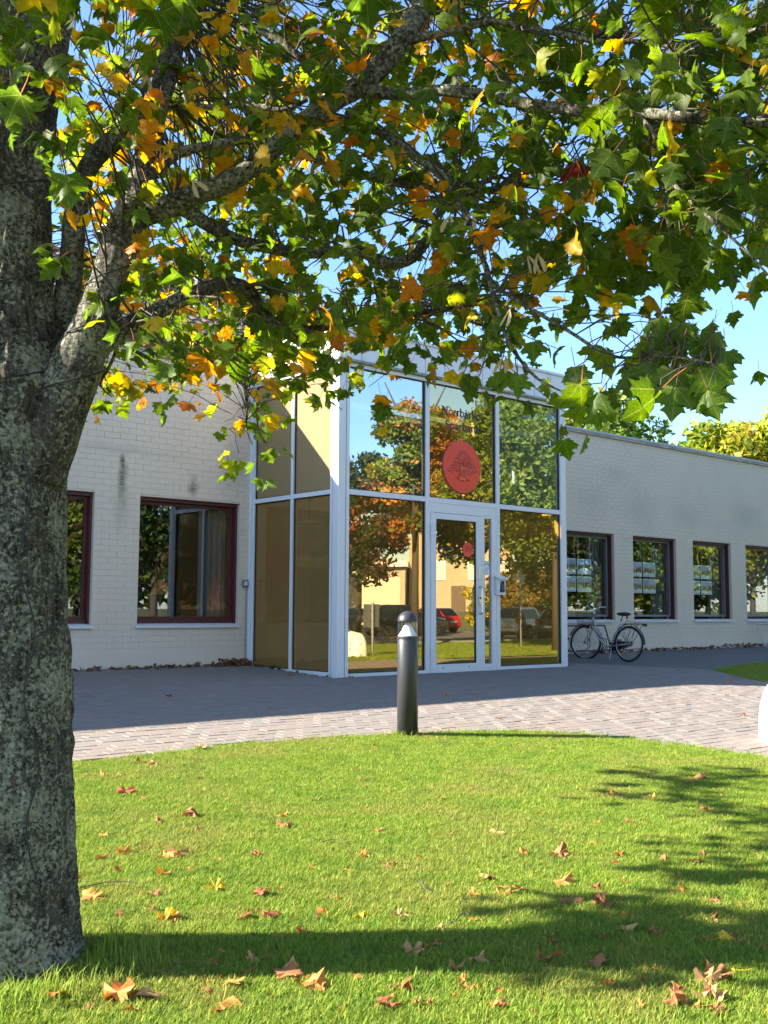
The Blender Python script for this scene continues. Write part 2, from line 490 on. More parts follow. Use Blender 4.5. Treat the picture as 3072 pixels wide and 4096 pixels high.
def paint_mat():
    m = bpy.data.materials.new('white_brick_paint'); m.use_nodes = True
    n, l = m.node_tree.nodes, m.node_tree.links; b = n['Principled BSDF']; b.inputs['Roughness'].default_value = .75
    t = n.new('ShaderNodeTexCoord'); t.object = bank
    base = (.69, .585, .465, 1)
    z = n.new('ShaderNodeTexNoise'); z.inputs['Scale'].default_value = 1.1; z.inputs['Detail'].default_value = 9; z.inputs['Roughness'].default_value = .6
    l.new(t.outputs['Object'], z.inputs['Vector'])
    r = n.new('ShaderNodeMapRange'); r.inputs['From Min'].default_value = .45; r.inputs['From Max'].default_value = .78; r.inputs['To Max'].default_value = .5
    l.new(z.outputs['Fac'], r.inputs['Value'])
    x = n.new('ShaderNodeMixRGB'); x.inputs['Color1'].default_value = base; x.inputs['Color2'].default_value = (.57, .48, .375, 1)
    l.new(r.outputs['Result'], x.inputs['Fac'])
    last = x.outputs['Color']
    # algae runs and grimy clouds: (centre, half sizes, colour, strength)
    spots = [((-2.30, 0, 2.86), (.10, .5, .42), (.10, .115, .05), 1.0), ((-2.30, 0, 3.10), (.05, .5, .12), (.05, .055, .03), 1.1), ((-1.08, 0, 2.84), (.11, .5, .20), (.12, .13, .06), 1.0),
             ((-2.3, 0, 2.45), (.16, .5, .5), (.30, .29, .2), .5),
             ((9.8, 0, 4.0), (.7, .5, .35), (.36, .34, .27), .4), ((8.9, 0, 3.35), (1.0, .5, .55), (.38, .35, .28), .4),
             ((10.7, 0, 3.3), (.8, .5, .6), (.38, .35, .28), .35), ((12.6, 0, 3.2), (.8, .5, .35), (.38, .35, .28), .35), ((15.4, 0, 3.4), (.9, .5, .4), (.3, .3, .25), .4),
             ((8.2, 0, .3), (1.8, .5, .28), (.3, .29, .24), .5), ((-2.5, 0, 3.3), (1.4, .5, .08), (.38, .36, .3), .5), ((-.35, 0, 3.2), (.3, .5, .55), (.34, .32, .27), .6)]
    z2 = n.new('ShaderNodeTexNoise'); z2.inputs['Scale'].default_value = 7; z2.inputs['Detail'].default_value = 6
    l.new(t.outputs['Object'], z2.inputs['Vector'])
    for (c, h, col, st) in spots:
        mp = n.new('ShaderNodeMapping'); mp.vector_type = 'TEXTURE'
        mp.inputs['Location'].default_value = c; mp.inputs['Scale'].default_value = h
        l.new(t.outputs['Object'], mp.inputs['Vector'])
        ln = n.new('ShaderNodeVectorMath'); ln.operation = 'LENGTH'; l.new(mp.outputs['Vector'], ln.inputs[0])
        a = n.new('ShaderNodeMath'); a.operation = 'MULTIPLY_ADD'; a.inputs[1].default_value = 1.5; a.inputs[2].default_value = -.75
        l.new(z2.outputs['Fac'], a.inputs[0])
        s = n.new('ShaderNodeMath'); s.operation = 'ADD'; l.new(ln.outputs['Value'], s.inputs[0]); l.new(a.outputs[0], s.inputs[1])
        g = n.new('ShaderNodeMapRange'); g.inputs['From Min'].default_value = 1.1; g.inputs['From Max'].default_value = .1; g.inputs['To Max'].default_value = st * .85
        l.new(s.outputs[0], g.inputs['Value'])
        y = n.new('ShaderNodeMixRGB'); y.inputs['Color2'].default_value = (*col, 1)
        l.new(g.outputs['Result'], y.inputs['Fac']); l.new(last, y.inputs['Color1']); last = y.outputs['Color']
    l.new(last, b.inputs['Base Color'])
    z3 = n.new('ShaderNodeTexNoise'); z3.inputs['Scale'].default_value = 38; z3.inputs['Detail'].default_value = 5
    l.new(t.outputs['Object'], z3.inputs['Vector'])
    bp = n.new('ShaderNodeBump'); bp.inputs['Strength'].default_value = .22; bp.inputs['Distance'].default_value = .008
    l.new(z3.outputs['Fac'], bp.inputs['Height']); l.new(bp.outputs['Normal'], b.inputs['Normal'])
    return m
M_paint = paint_mat()
M_joint = mat('mortar_joint', (.60, .51, .41), .9)
M_red = mat('dark_red_wood', (.085, .014, .012), .5, noise=(6, .4, (.05, .01, .009)))
M_sill = mat('white_sheet_sill', (.62, .64, .68), .45)
M_coping = mat('zinc_coping', (.33, .34, .36), .55, .3, noise=(5, .7, (.5, .49, .46)))
M_copstone = mat('coping_edge', (.5, .48, .44), .8, noise=(4, .8, (.2, .2, .18)))
M_winglass = glass_mat('window_glass', (.97, .98, .97), .09, (1, 1, 1))
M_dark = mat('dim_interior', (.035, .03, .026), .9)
M_inwall = mat('interior_wall', (.42, .36, .26), .9)
M_curtain = mat('grey_curtain', (.11, .115, .11), .9)

WIN_L = [(-1.9948, -0.2112), (-4.513, -2.7302), (-7.05, -5.25)]
ZL = (0.68, 2.625)
WIN_R = [(9.694 + 2.418 * k - 1.709, 9.694 + 2.418 * k) for k in range(6)]
ZR = (0.716, 2.636)
ZTOP = 4.80
CH, BL, BJ = 0.0895, 0.26, 0.007

def wall_grid(name, u0, u1, wins, zw, step_left=None):
    """backing wall with real openings (mortar plane 6 mm behind the brick faces)"""
    us = sorted(set([u0, u1] + [w for a in wins for w in a])); zs = [-.45, zw[0], zw[1], ZTOP]
    mb = MB()
    for i in range(len(us) - 1):
        for j in range(3):
            if j == 1 and any(abs(us[i] - a[0]) < 1e-6 for a in wins): continue
            mb.add([(us[i], 0, zs[j]), (us[i + 1], 0, zs[j]), (us[i + 1], 0, zs[j + 1]), (us[i], 0, zs[j + 1])], [(0, 1, 2, 3)])
            mb.add([(us[i], .3, zs[j]), (us[i + 1], .3, zs[j]), (us[i + 1], .3, zs[j + 1]), (us[i], .3, zs[j + 1])], [(3, 2, 1, 0)])
    for (a, b) in wins:       # reveals
        z0, z1 = zw
        mb.add([(a, 0, z0), (a, .3, z0), (a, .3, z1), (a, 0, z1)], [(0, 1, 2, 3)])
        mb.add([(b, 0, z0), (b, .3, z0), (b, .3, z1), (b, 0, z1)], [(3, 2, 1, 0)])
        mb.add([(a, 0, z1), (b, 0, z1), (b, .3, z1), (a, .3, z1)], [(0, 1, 2, 3)])
        mb.add([(a, 0, z0), (b, 0, z0), (b, .3, z0), (a, .3, z0)], [(3, 2, 1, 0)])
    return link(name, mb, M_joint, bank)

def bricks(wall, u0, u1, wins, zw, n_single, near_u):
    rects = []
    z = 0.33; row = 0
    while z < ZTOP - .03:
        z1 = min(z + CH - BJ, ZTOP - .002)
        u = u0 - (0.13 if row % 2 else 0)
        while u < u1:
            a, b = max(u, u0), min(u + BL - .004, u1)
            segs = [(a, b)]
            if z1 > zw[0] and z < zw[1]:
                for (wa, wb) in wins:
                    ns = []
                    for (s0, s1) in segs:
                        if s1 <= wa or s0 >= wb: ns.append((s0, s1)); continue
                        if s0 < wa: ns.append((s0, wa - .001))
                        if s1 > wb: ns.append((wb + .001, s1))
                    segs = ns
            zz0, zz1 = z, z1
            for (s0, s1) in segs:
                if s1 - s0 > .03: rects.append((s0, s1, zz0, zz1))
            u += BL
        z += CH; row += 1
    r2 = np.random.default_rng(11)
    def seen(rc):
        uc, zc = (rc[0] + rc[1]) / 2, (rc[2] + rc[3]) / 2
        q = project(Bp(uc, 0, zc)); return q is not None and 260 < q[0] < 3072
    ranked = sorted(range(len(rects)), key=lambda i: (not seen(rects[i]), abs((rects[i][0] + rects[i][1]) / 2 - near_u) + abs((rects[i][2] + rects[i][3]) / 2 - 1.6) * .6))
    single = set(ranked[:n_single])
    cache = {}
    V, F, nv = [], [], 0
    for i, (a, b, z0, z1) in enumerate(rects):
        L, Hh = b - a, z1 - z0
        d = .0042 + r2.normal() * .0008
        if r2.random() < .03: d += .003
        tl = r2.normal() * .004; jz = r2.normal() * .0016; z0 += jz; z1 += jz + r2.normal() * .001
        L, Hh = b - a, z1 - z0
        e = .002
        base = np.array([(-.5 * L, 0, -.5 * Hh), (.5 * L, 0, -.5 * Hh), (.5 * L, 0, .5 * Hh), (-.5 * L, 0, .5 * Hh),
                         (-.5 * L + e, -1, -.5 * Hh + e), (.5 * L - e, -1, -.5 * Hh + e), (.5 * L - e, -1, .5 * Hh - e), (-.5 * L + e, -1, .5 * Hh - e)])
        fs = [(4, 5, 6, 7), (0, 1, 5, 4), (1, 2, 6, 5), (2, 3, 7, 6), (3, 0, 4, 7)]
        if i in single:
            key = (round(L, 3), 0); Hh = CH - BJ
            if key not in cache:
                bb = base.copy(); bb[:, 1] *= .0065; bb[:, 2] *= Hh / (z1 - z0)
                me = bpy.data.meshes.new('brick'); me.from_pydata([tuple(p) for p in bb], [], fs); me.materials.append(M_paint); cache[key] = me
            o = bpy.data.objects.new('brick', cache[key]); COL.objects.link(o); o.parent = wall
            o.location = ((a + b) / 2, 0, (z0 + z1) / 2); o.scale = (1, d / .0065, 1); o.rotation_euler = (0, tl, 0)
        else:
            bb = base.copy(); bb[:, 1] *= d
            bb[:, 2] += bb[:, 0] * tl
            V.append(bb + np.array([(a + b) / 2, 0, (z0 + z1) / 2])); F.append(np.array(fs).ravel() + nv); nv += 8
    me = mesh_np('brick', np.concatenate(V), np.concatenate(F), 4); me.materials.append(M_paint)
    link('brick', me, None, wall, kind='stuff')

wall_l = wall_grid('wall', -16, 0.0, WIN_L, ZL)
wall_r = wall_grid('wall', 5.2, 24, WIN_R, ZR)
bricks(wall_l, -9.5, -0.0, WIN_L, ZL, 150, -2.0)
bricks(wall_r, 5.2, 21, WIN_R, ZR, 150, 9.0)
for (a, b) in ((-16, 0.0), (5.2, 24)):
    link('plinth', MB().box(a, b, -.009, .05, -.5, .322), M_paint, bank)
    c = link('coping', MB().box(a, b, -.07, .42, ZTOP + .045, ZTOP + .10), M_coping, bank, bevel=.008)
    link('coping_edge', MB().box(a + .001, b - .001, -.055, .40, ZTOP + .0, ZTOP + .045), M_copstone, c)
# flat roof and inner boxes so that the rooms are real
link('roof', MB().box(-16, 24, .3, 12, ZTOP - .35, ZTOP - .2), M_coping, bank)
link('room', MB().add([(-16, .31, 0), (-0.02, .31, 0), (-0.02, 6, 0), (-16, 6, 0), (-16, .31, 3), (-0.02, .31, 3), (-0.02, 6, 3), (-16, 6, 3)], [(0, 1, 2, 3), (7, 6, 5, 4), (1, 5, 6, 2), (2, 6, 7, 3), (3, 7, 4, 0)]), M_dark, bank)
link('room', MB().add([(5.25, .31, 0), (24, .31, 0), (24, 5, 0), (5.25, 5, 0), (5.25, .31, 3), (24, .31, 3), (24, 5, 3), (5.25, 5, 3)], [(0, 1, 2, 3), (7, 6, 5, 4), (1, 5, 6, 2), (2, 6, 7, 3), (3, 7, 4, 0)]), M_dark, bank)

def folded(mb, x0, x1, y, z0, z1, amp=.035, per=.11):
    n = max(4, int((x1 - x0) / per * 8)); vs = []; fs = []
    for i in range(n + 1):
        x = x0 + (x1 - x0) * i / n; yy = y + amp * math.sin(2 * math.pi * (x - x0) / per)
        vs += [(x, yy, z0), (x, yy, z1)]
        if i: fs.append((2 * i - 2, 2 * i, 2 * i + 1, 2 * i - 1))
    return mb.add(vs, fs)
def window(a, b, z0, z1, rail, curtains=()):
    """red deep-set frame in the reveal; returns the window part"""
    y0, y1 = .065, .215      # red lining
    t = .035
    w = empty('window'); w.parent = bank; w.location = ((a + b) / 2, 0, z0)
    dx = -(a + b) / 2
    def L(name, mb, m, **k):
        mb.v = [(p[0] + dx, p[1], p[2] - z0) for p in mb.v]; return link(name, mb, m, w, **k)
    f = MB()
    f.box(a + .001, a + t, y0, y1, z0 + .012, z1 - .001); f.box(b - t, b - .001, y0, y1, z0 + .012, z1 - .001)
    f.box(a + t, b - t, y0 + .003, y1, z1 - t * 1.6, z1 - .001)
    if rail: f.box(a + t, b - t, y0 + .05, y1, z0 + .012, z0 + .07)
    L('frame', f, M_red, bevel=.004)
    s = MB()
    for q in ((a + t, a + t + .05), (b - t - .05, b - t)): s.box(q[0], q[1], y1 - .06, y1 - .002, z0 + .07, z1 - t * 1.6)
    s.box(a + t + .05, b - t - .05, y1 - .062, y1 - .003, z1 - t * 1.6 - .05, z1 - t * 1.6 - .001)
    s.box(a + t + .05, b - t - .05, y1 - .062, y1 - .003, z0 + .07, z0 + .12)
    L('sash', s, M_red if rail else mat('grey_sash', (.16, .17, .17), .5), bevel=.003)
    L('pane', MB().box(a + t + .03, b - t - .03, y1 - .035, y1 - .027, z0 + .09, z1 - t * 1.6 - .03), M_winglass)
    sm = MB(); e = .035
    sm.add([(a - .0, y0 + .06, z0 + .016), (b + .0, y0 + .06, z0 + .016), (b + .03, -e - .012, z0 - .022), (a - .03, -e - .012, z0 - .022),
            (b + .03, -e - .012, z0 - .052), (a - .03, -e - .012, z0 - .052), (b + .03, -.0085, z0 - .03), (a - .03, -.0085, z0 - .03)],
           [(0, 3, 2, 1), (3, 5, 4, 2), (3, 7, 5), (2, 4, 6), (5, 7, 6, 4)])
    L('sill', sm, M_sill)
    for (c0, c1) in curtains:
        L('curtain', folded(MB(), c0, c1, .36, z0 + .02, z1 - .05), M_curtain, smooth=True)
    return w
for i, (a, b) in enumerate(WIN_L):
    window(a, b, ZL[0], ZL[1], True, [(b - .55, b - .05)] if i == 0 else [(a + .05, a + .5)])
for i, (a, b) in enumerate(WIN_R):
    window(a, b, ZR[0], ZR[1], False, [(b - .52, b - .06)] if i != 3 else [(a + .04, b - .04)])

# small things fixed to the wall
M_greyplastic = mat('grey_plastic', (.16, .18, .20), .5)
so = empty('wall_socket', tuple(Bp(-.107, .011, 1.333)), RZB, 'small grey outdoor socket box on brick wall beside glass entrance', 'socket')
link('housing', MB().box(-.055, .055, -.045, -.001, -.06, .06), M_greyplastic, so, bevel=.012)
link('lid', MB().box(-.028, .028, -.058, -.0455, -.035, .032), M_sill, so, bevel=.006)
link('cable', MB().tube([(.03, -.02, -.06), (.03, -.012, -.4), (.032, -.012, -1.3)], .007, 6), M_greyplastic, so)

# ------------------------------------------------------------------ taller house with tiled roof behind
house = empty('tiled_roof_house', O_B, RZB, 'taller house behind the bank with dark brown tiled roof and dark red eaves', 'building')
M_tile = mat('concrete_roof_tile', (.115, .085, .07), .7, noise=(3, .7, (.16, .125, .10)))
M_eave = mat('red_brown_boards', (.13, .035, .03), .7)
M_gutter = mat('grey_gutter', (.13, .14, .16), .4, .4)
M_chim = mat('dark_metal_cladding', (.03, .032, .037), .5)
U0, U1 = -14, 7.2
EW, EZ, RW, RZ_ = 4.0, 6.50, 8.2, 9.05       # eave and ridge (distance behind the facade, height)
link('wall', MB().box(U0 + .3, U1 - .3, EW + .5, 12.4, ZTOP - .18, EZ - .0), mat('pale_render', (.5, .46, .4), .9), house)
link('fascia', MB().box(U0, U1, EW + .12, EW + .16, EZ - .42, EZ - .08), M_eave, house)
for i in range(22):
    link('eave_board', MB().box(U0 + i * .96, U0 + i * .96 + .94, EW + .165, EW + .49, EZ - .42, EZ - .39), M_eave, house)
link('gutter', MB().tube([(U0, EW + .05, EZ - .03), (U1, EW + .05, EZ - .03)], .075, 10), M_gutter, house)
rf = link('roof', MB().add([(U0, EW, EZ - .03), (U1, EW, EZ - .03), (U1, RW, RZ_ - .03), (U0, RW, RZ_ - .03), (U1, 2 * RW - EW, EZ - .03), (U0, 2 * RW - EW, EZ - .03)], [(0, 1, 2, 3), (3, 2, 4, 5)]), M_tile, house)
slope = np.array([0, RW - EW, RZ_ - EZ]); SL = np.linalg.norm(slope); sd = slope / SL; sn = np.array([0, -sd[2], sd[1]])
V, F, nv = [], [], 0
TW, TLn = .30, .34
rt = np.random.default_rng(5)
prof = [(0, .0), (.07, .035), (.15, .05), (.23, .035), (.30, .0)]
for r_ in range(int(SL / TLn) + 1):
    for c_ in range(int((U1 - U0) / TW)):
        x0 = U0 + c_ * TW; s0 = r_ * TLn; s1 = min(s0 + TLn + .05, SL)
        j = rt.normal() * .004
        pts = []
        for (dx, h) in prof:
            pts.append(np.array([x0 + dx, EW, EZ]) + sd * s0 + sn * (h + .045 + j))
        for (dx, h) in prof:
            pts.append(np.array([x0 + dx, EW, EZ]) + sd * s1 + sn * (h + .004))
        for (dx, h) in prof:
            pts.append(np.array([x0 + dx, EW, EZ]) + sd * s0 + sn * (h + .01 + j))
        V.append(np.array(pts)); n = 5
        for k in range(4):
            F += [nv + k, nv + k + 1, nv + n + k + 1, nv + n + k, nv + 2 * n + k, nv + 2 * n + k + 1, nv + k + 1, nv + k]
        nv += 15
me = mesh_np('roof_tile', np.concatenate(V), np.array(F), 4); me.materials.append(M_tile)
link('roof_tile', me, None, rf, kind='stuff')
link('ridge', MB().tube([(U0, RW, RZ_ + .03), (U1, RW, RZ_ + .03)], .11, 8), M_tile, house)
link('gable_board', MB().add([(U1, EW - .02, EZ - .12), (U1 + .05, EW - .02, EZ - .12), (U1 + .05, RW, RZ_ - .06), (U1, RW, RZ_ - .06), (U1, EW - .02, EZ + .12), (U1 + .05, EW - .02, EZ + .12), (U1 + .05, RW, RZ_ + .16), (U1, RW, RZ_ + .16)],
     [(0, 1, 2, 3), (4, 7, 6, 5), (1, 5, 6, 2), (0, 3, 7, 4), (0, 4, 5, 1)]), M_eave, house)
def roofz(w): return EZ + (w - EW) * (RZ_ - EZ) / (RW - EW)
dm = link('dormer', MB().box(2.35, 3.35, 5.9, 7.3, roofz(5.9) - .1, roofz(5.9) + 1.05), M_chim, house)
link('flashing', MB().box(2.25, 3.45, 5.86, 5.895, roofz(5.9) - .05, roofz(5.9) + .14), mat('pale_zinc', (.5, .52, .55), .4, .5), dm)
link('chimney', MB().box(.9, 1.6, 7.3, 8.0, RZ_ - .9, RZ_ + .9), mat('white_chimney', (.7, .68, .64), .8), house)
# ------------------------------------------------------------------ glass entrance
DV, WD = 2.3201, 5.2188
ent = empty('glass_entrance', O_B, RZB, 'projecting glass entrance porch with white aluminium frame and panelled fascia', 'entrance')
M_alu = mat('white_aluminium', (.70, .72, .74), .35, noise=(3, .25, (.6, .62, .63)))
M_gasket = mat('black_gasket', (.012, .012, .014), .6)
M_panel = mat('white_fascia_panel', (.72, .73, .75), .4, noise=(2.5, .35, (.6, .61, .6)))
M_moss = mat('mossy_ledge', (.33, .34, .30), .8, noise=(8, .9, (.12, .16, .06)))
M_g_clear = glass_mat('clear_glass', (.70, .76, .74), .34, (.95, .98, 1.0), .04, (.5, .5, .4), .01)
M_g_amber = glass_mat('amber_glass', (.78, .60, .26), .27, (1.0, .84, .50), .15, (.55, .37, .11), .02)  # haze colour stands in for an amber veil of light from inside
M_g_warm = glass_mat('warm_glass', (.78, .64, .34), .30, (1.0, .89, .60), .09, (.5, .36, .13), .02)
M_g_side_up = glass_mat('filmed_side_glass', (.70, .55, .32), .05, (1, .9, .7), .36, (.60, .47, .26))
M_g_side_lo = glass_mat('brown_side_glass', (.75, .56, .25), .06, (1, .85, .6), .22, (.66, .47, .19))
ZT, ZF, ZRO = 2.670, 4.6315, 5.1723
ZG = -.16                       # frame runs just into the paving
yF = -DV
def bar(mb, x0, x1, y0, y1, z0, z1): return mb.box(x0, x1, y0, y1, z0, z1)
ML = .075                        # half of visible mullion handled per bar
# corner and end posts
def part(name, mb, m=M_alu, bevel=.004, parent=ent, **k): return link(name, mb, m, parent, bevel=bevel, **k)
part('corner_post', MB().box(0.0, .14, yF, yF + .14, ZG, ZF))
part('end_post', MB().box(WD - .15, WD, yF, yF + .15, ZG, ZF))
part('wall_post', MB().box(-.0, .07, -.095, -.012, ZG, ZF))
part('wall_trim', MB().box(-.045, -.002, -.06, -.0115, -.02, ZF), M_alu)
part('wall_post', MB().box(WD - .07, WD, -.095, -.012, ZG, ZF))
# dark grooves either side of the corner post
part('groove', MB().box(.141, .155, yF + .03, yF + .1, ZG, ZF), M_gasket, 0)
part('groove', MB().box(.03, .1, yF + .141, yF + .155, ZG, ZF), M_gasket, 0)
# front mullions / rails  (x along the facade)
FX0, FX1 = .156, WD - .15
M1, M2 = 1.8135, 3.4394
for xm in (M1, M2): part('mullion', MB().box(xm - .042, xm + .042, yF + .004, yF + .11, ZG, ZF - .06))
part('mullion', MB().box(FX0, FX0 + .06, yF + .004, yF + .11, ZG, ZF - .06))
for (x0, x1) in ((FX0 + .0605, M1 - .0425), (M1 + .0425, M2 - .0425), (M2 + .0425, FX1 - .0005)):
    part('transom', MB().box(x0, x1, yF + .006, yF + .108, ZT - .04, ZT + .04))
part('head_rail', MB().box(FX0 - .015, WD - .15, yF + .002, yF + .112, ZF - .0595, ZF))
for (x0, x1) in ((FX0 + .0605, M1 - .0425), (M2 + .0425, FX1 - .0005)):
    part('bottom_rail', MB().box(x0, x1, yF + .006, yF + .108, ZG, -.015 if x0 > 2 else -.02))
ZB = -.02
gl = []
def pane_front(x0, x1, z0, z1, m):
    p_ = link('pane', MB().box(x0 + .004, x1 - .004, yF + .052, yF + .062, z0, z1), m, ent)
    g = MB(); t = .012; y0, y1 = yF + .030, yF + .051
    g.box(x0, x0 + t, y0, y1, z0, z1); g.box(x1 - t, x1, y0, y1, z0, z1); g.box(x0 + t, x1 - t, y0, y1, z1 - t, z1); g.box(x0 + t, x1 - t, y0, y1, z0, z0 + t)
    link('gasket', g, M_gasket, p_)
    return p_
pane_front(FX0 + .061, M1 - .043, ZT + .041, ZF - .061, M_g_clear)
pane_front(FX0 + .061, M1 - .043, ZB, ZT - .041, M_g_amber)
pane_front(M1 + .043, M2 - .043, ZT + .041, ZF - .061, M_g_warm)
pane_front(M2 + .043, FX1 - .001, ZT + .041, ZF - .061, M_g_clear)
pane_front(M2 + .043, FX1 - .001, ZB + .004, ZT - .041, M_g_amber)
# door set
x0, x1 = M1 + .043, M2 - .043
part('door_head', MB().box(x0, x1, yF + .012, yF + .10, 2.476, ZT - .0405))
part('door_jamb', MB().box(x0, 1.884, yF + .012, yF + .10, ZG, 2.4755))
part('door_jamb', MB().box(3.03, 3.115, yF + .012, yF + .10, ZG, 2.4755))
part('door_jamb', MB().box(3.29, x1, yF + .012, yF + .10, ZG, 2.4755))
part('sidelight_rail', MB().box(3.1155, 3.2895, yF + .014, yF + .098, ZG, .04))
part('sidelight_rail', MB().box(3.1155, 3.2895, yF + .014, yF + .098, 2.44, 2.475))
link('pane', MB().box(3.116, 3.289, yF + .05, yF + .06, .041, 2.439), M_g_warm, ent)
door = link('door', None, None, ent) if False else empty('door'); door.parent = ent; door.location = (1.89, yF, 0)
def dl(name, mb, m=M_alu, bevel=.004):
    mb.v = [(p[0] - 1.89, p[1] - yF, p[2]) for p in mb.v]; return link(name, mb, m, door, bevel=bevel)
yd = yF + .004
dl('stile', MB().box(1.889, 1.999, yd, yd + .07, -.09, 2.470)); dl('stile', MB().box(2.912, 3.025, yd, yd + .07, -.09, 2.470))
dl('rail', MB().box(1.9995, 2.9115, yd + .001, yd + .069, 2.372, 2.469)); dl('rail', MB().box(1.9995, 2.9115, yd + .001, yd + .069, -.09, .062))
dl('pane', MB().box(1.995, 2.916, yd + .03, yd + .04, .058, 2.376), M_g_warm, 0)
gq = MB(); t = .012
gq.box(2.0, 2.0 + t, yd + .015, yd + .029, .063, 2.371); gq.box(2.911 - t, 2.911, yd + .015, yd + .029, .063, 2.371); gq.box(2.0 + t, 2.911 - t, yd + .015, yd + .029, 2.371 - t, 2.371); gq.box(2.0 + t, 2.911 - t, yd + .015, yd + .029, .063, .063 + t)
dl('gasket', gq, M_gasket, 0)
for zc in (2.20, .24):
    h = MB()
    for k, zz in enumerate((-.10, -.03, .04)): h.box(1.862 + .006 * (k % 2), 1.925 - .008 * (k % 2), yd - .022, yd - .001, zc + zz, zc + zz + .062)
    dl('hinge', h)
M_chrome = mat('brushed_steel', (.55, .56, .58), .25, 1.0)
hd = MB(); hp = [(2.967, yd - .001, 1.30), (2.967, yd - .055, 1.30), (2.967, yd - .075, 1.275), (2.967, yd - .075, .885), (2.967, yd - .055, .86), (2.967, yd - .001, .86)]
dl('handle', hd.tube(hp, .014, 8), M_chrome, 0)
hi = MB(); dl('handle', hi.tube([(2.75, yd + .11, 1.29), (2.75, yd + .11, .88), (2.92, yd + .11, .88), (2.92, yd + .11, 1.29), (2.75, yd + .11, 1.29)], .013, 8), M_gasket, 0)
dl('lock_plate', MB().box(2.955, 2.99, yd - .012, yd - .001, 1.42, 1.63), M_chrome)
dl('lock_plate', MB().box(2.96, 3.0, yd - .016, yd - .001, 1.0, 1.17), M_chrome)
dl('cylinder', MB().lathe([(.016, 0), (.016, -.02), (.012, -.026)], 12, (2.98, yd - .016, 1.12), 'y'), M_gasket, 0)
dl('drip_hole', MB().box(2.14, 2.17, yd - .003, yd - .0005, .0, .012), M_gasket, 0); dl('drip_hole', MB().box(2.72, 2.75, yd - .003, yd - .0005, .0, .012), M_gasket, 0)

# left side wall of the porch (plane u = 0)
LMV = 1.1397
part('mullion', MB().box(.004, .10, -LMV - .032, -LMV + .032, ZG, ZF - .06))
part('mullion', MB().box(.004, .10, yF + .156, yF + .205, ZG, ZF - .06))
for (a, b) in ((yF + .2055, -LMV - .0325), (-LMV + .0325, -.0955)):
    part('transom', MB().box(.006, .098, a, b, ZT - .035, ZT + .035))
    part('bottom_rail', MB().box(.006, .098, a, b, ZG, .0))
for (a, b) in ((yF + .2055, -LMV - .0325), (-LMV + .0325, -.0955)):
    for (z0, z1, m) in ((.0, ZT - .036, M_g_side_lo), (ZT + .036, ZF - .061, M_g_side_up)):
        p_ = link('pane', MB().box(.050, .060, a + .003, b - .003, z0, z1), m, ent)
        g = MB(); t = .012
        g.box(.030, .049, a, a + t, z0, z1); g.box(.030, .049, b - t, b, z0, z1); g.box(.030, .049, a + t, b - t, z1 - t, z1); g.box(.030, .049, a + t, b - t, z0, z0 + t)
        link('gasket', g, M_gasket, p_)
part('head_rail', MB().box(.002, .102, yF + .156, -.0955, ZF - .0595, ZF))
# right side wall
part('mullion', MB().box(WD - .1, WD - .004, -LMV - .03, -LMV + .03, ZG, ZF - .06))
part('transom', MB().box(WD - .1, WD - .006, yF + .151, -.0955, ZT - .035, ZT + .035)); part('head_rail', MB().box(WD - .1, WD - .002, yF + .151, -.0955, ZF - .0595, ZF))
part('bottom_rail', MB().box(WD - .1, WD - .006, yF + .151, -.0955, ZG, .0))
for (a, b) in ((yF + .152, -LMV - .031), (-LMV + .031, -.097)):
    for (z0, z1) in ((.0, ZT - .036), (ZT + .036, ZF - .061)): link('pane', MB().box(WD - .06, WD - .05, a, b, z0, z1), M_g_clear, ent)

# ledge, fascia panels, cap
part('ledge', MB().box(-.06, WD + .06, yF - .06, yF + .02, ZF + .001, ZF + .04), M_moss)
part('ledge', MB().box(-.06, .02, yF + .0205, -.012, ZF + .001, ZF + .04), M_moss)
part('ledge', MB().box(WD - .02, WD + .06, yF + .0205, -.012, ZF + .001, ZF + .04), M_moss)
link('fascia_core', MB().box(.0, WD, yF + .01, -.02, ZF + .0405, ZRO - .03), M_gasket, ent)
npn = 12; pw = (WD + .03) / npn
for i in range(npn):
    a = -.015 + i * pw
    part('fascia_panel', MB().box(a + .007, a + pw - .007, yF - .02, yF + .009, ZF + .043, ZRO - .032), M_panel, .003)
for i in range(5):
    a = yF + .012 + i * .455
    part('fascia_panel', MB().box(-.02, -.001, a + .007, a + .448, ZF + .043, ZRO - .032), M_panel, .003)
    part('fascia_panel', MB().box(WD + .001, WD + .02, a + .007, a + .448, ZF + .043, ZRO - .032), M_panel, .003)
part('roof_cap', MB().box(-.05, WD + .05, yF - .05, -.012, ZRO - .03, ZRO + .015), M_panel)
# inside of the porch
M_floor_in = mat('entrance_mat', (.06, .055, .05), .9)
link('floor', MB().box(.1, WD - .1, yF + .115, -.02, -.12, -.008), M_floor_in, ent)
link('ceiling', MB().box(.11, WD - .11, yF + .12, -.02, ZF - .03, ZF - .005), mat('white_ceiling', (.7, .7, .66), .9), ent)
M_inbrick = mat('beige_inner_brick', (.46, .37, .24), .9, noise=(5, .5, (.38, .30, .19)), bump=(20, .2))
bw = MB()
bw.box(-.0, 1.15, .0, .2, -.1, ZTOP - .4); bw.box(1.15, 4.7, .0, .2, 2.55, ZTOP - .4); bw.box(4.7, 5.2, .0, .2, -.1, ZTOP - .4)
link('inner_wall', bw, M_inbrick, ent)
hallm = mat('lobby_paint', (.48, .34, .14), .9)
link('lobby', MB().add([(.3, .21, -.05), (5.1, .21, -.05), (5.1, 6.5, -.05), (.3, 6.5, -.05), (.3, .21, 2.9), (5.1, .21, 2.9), (5.1, 6.5, 2.9), (.3, 6.5, 2.9)], [(0, 1, 2, 3), (7, 6, 5, 4), (1, 5, 6, 2), (2, 6, 7, 3), (3, 7, 4, 0)]), hallm, ent)
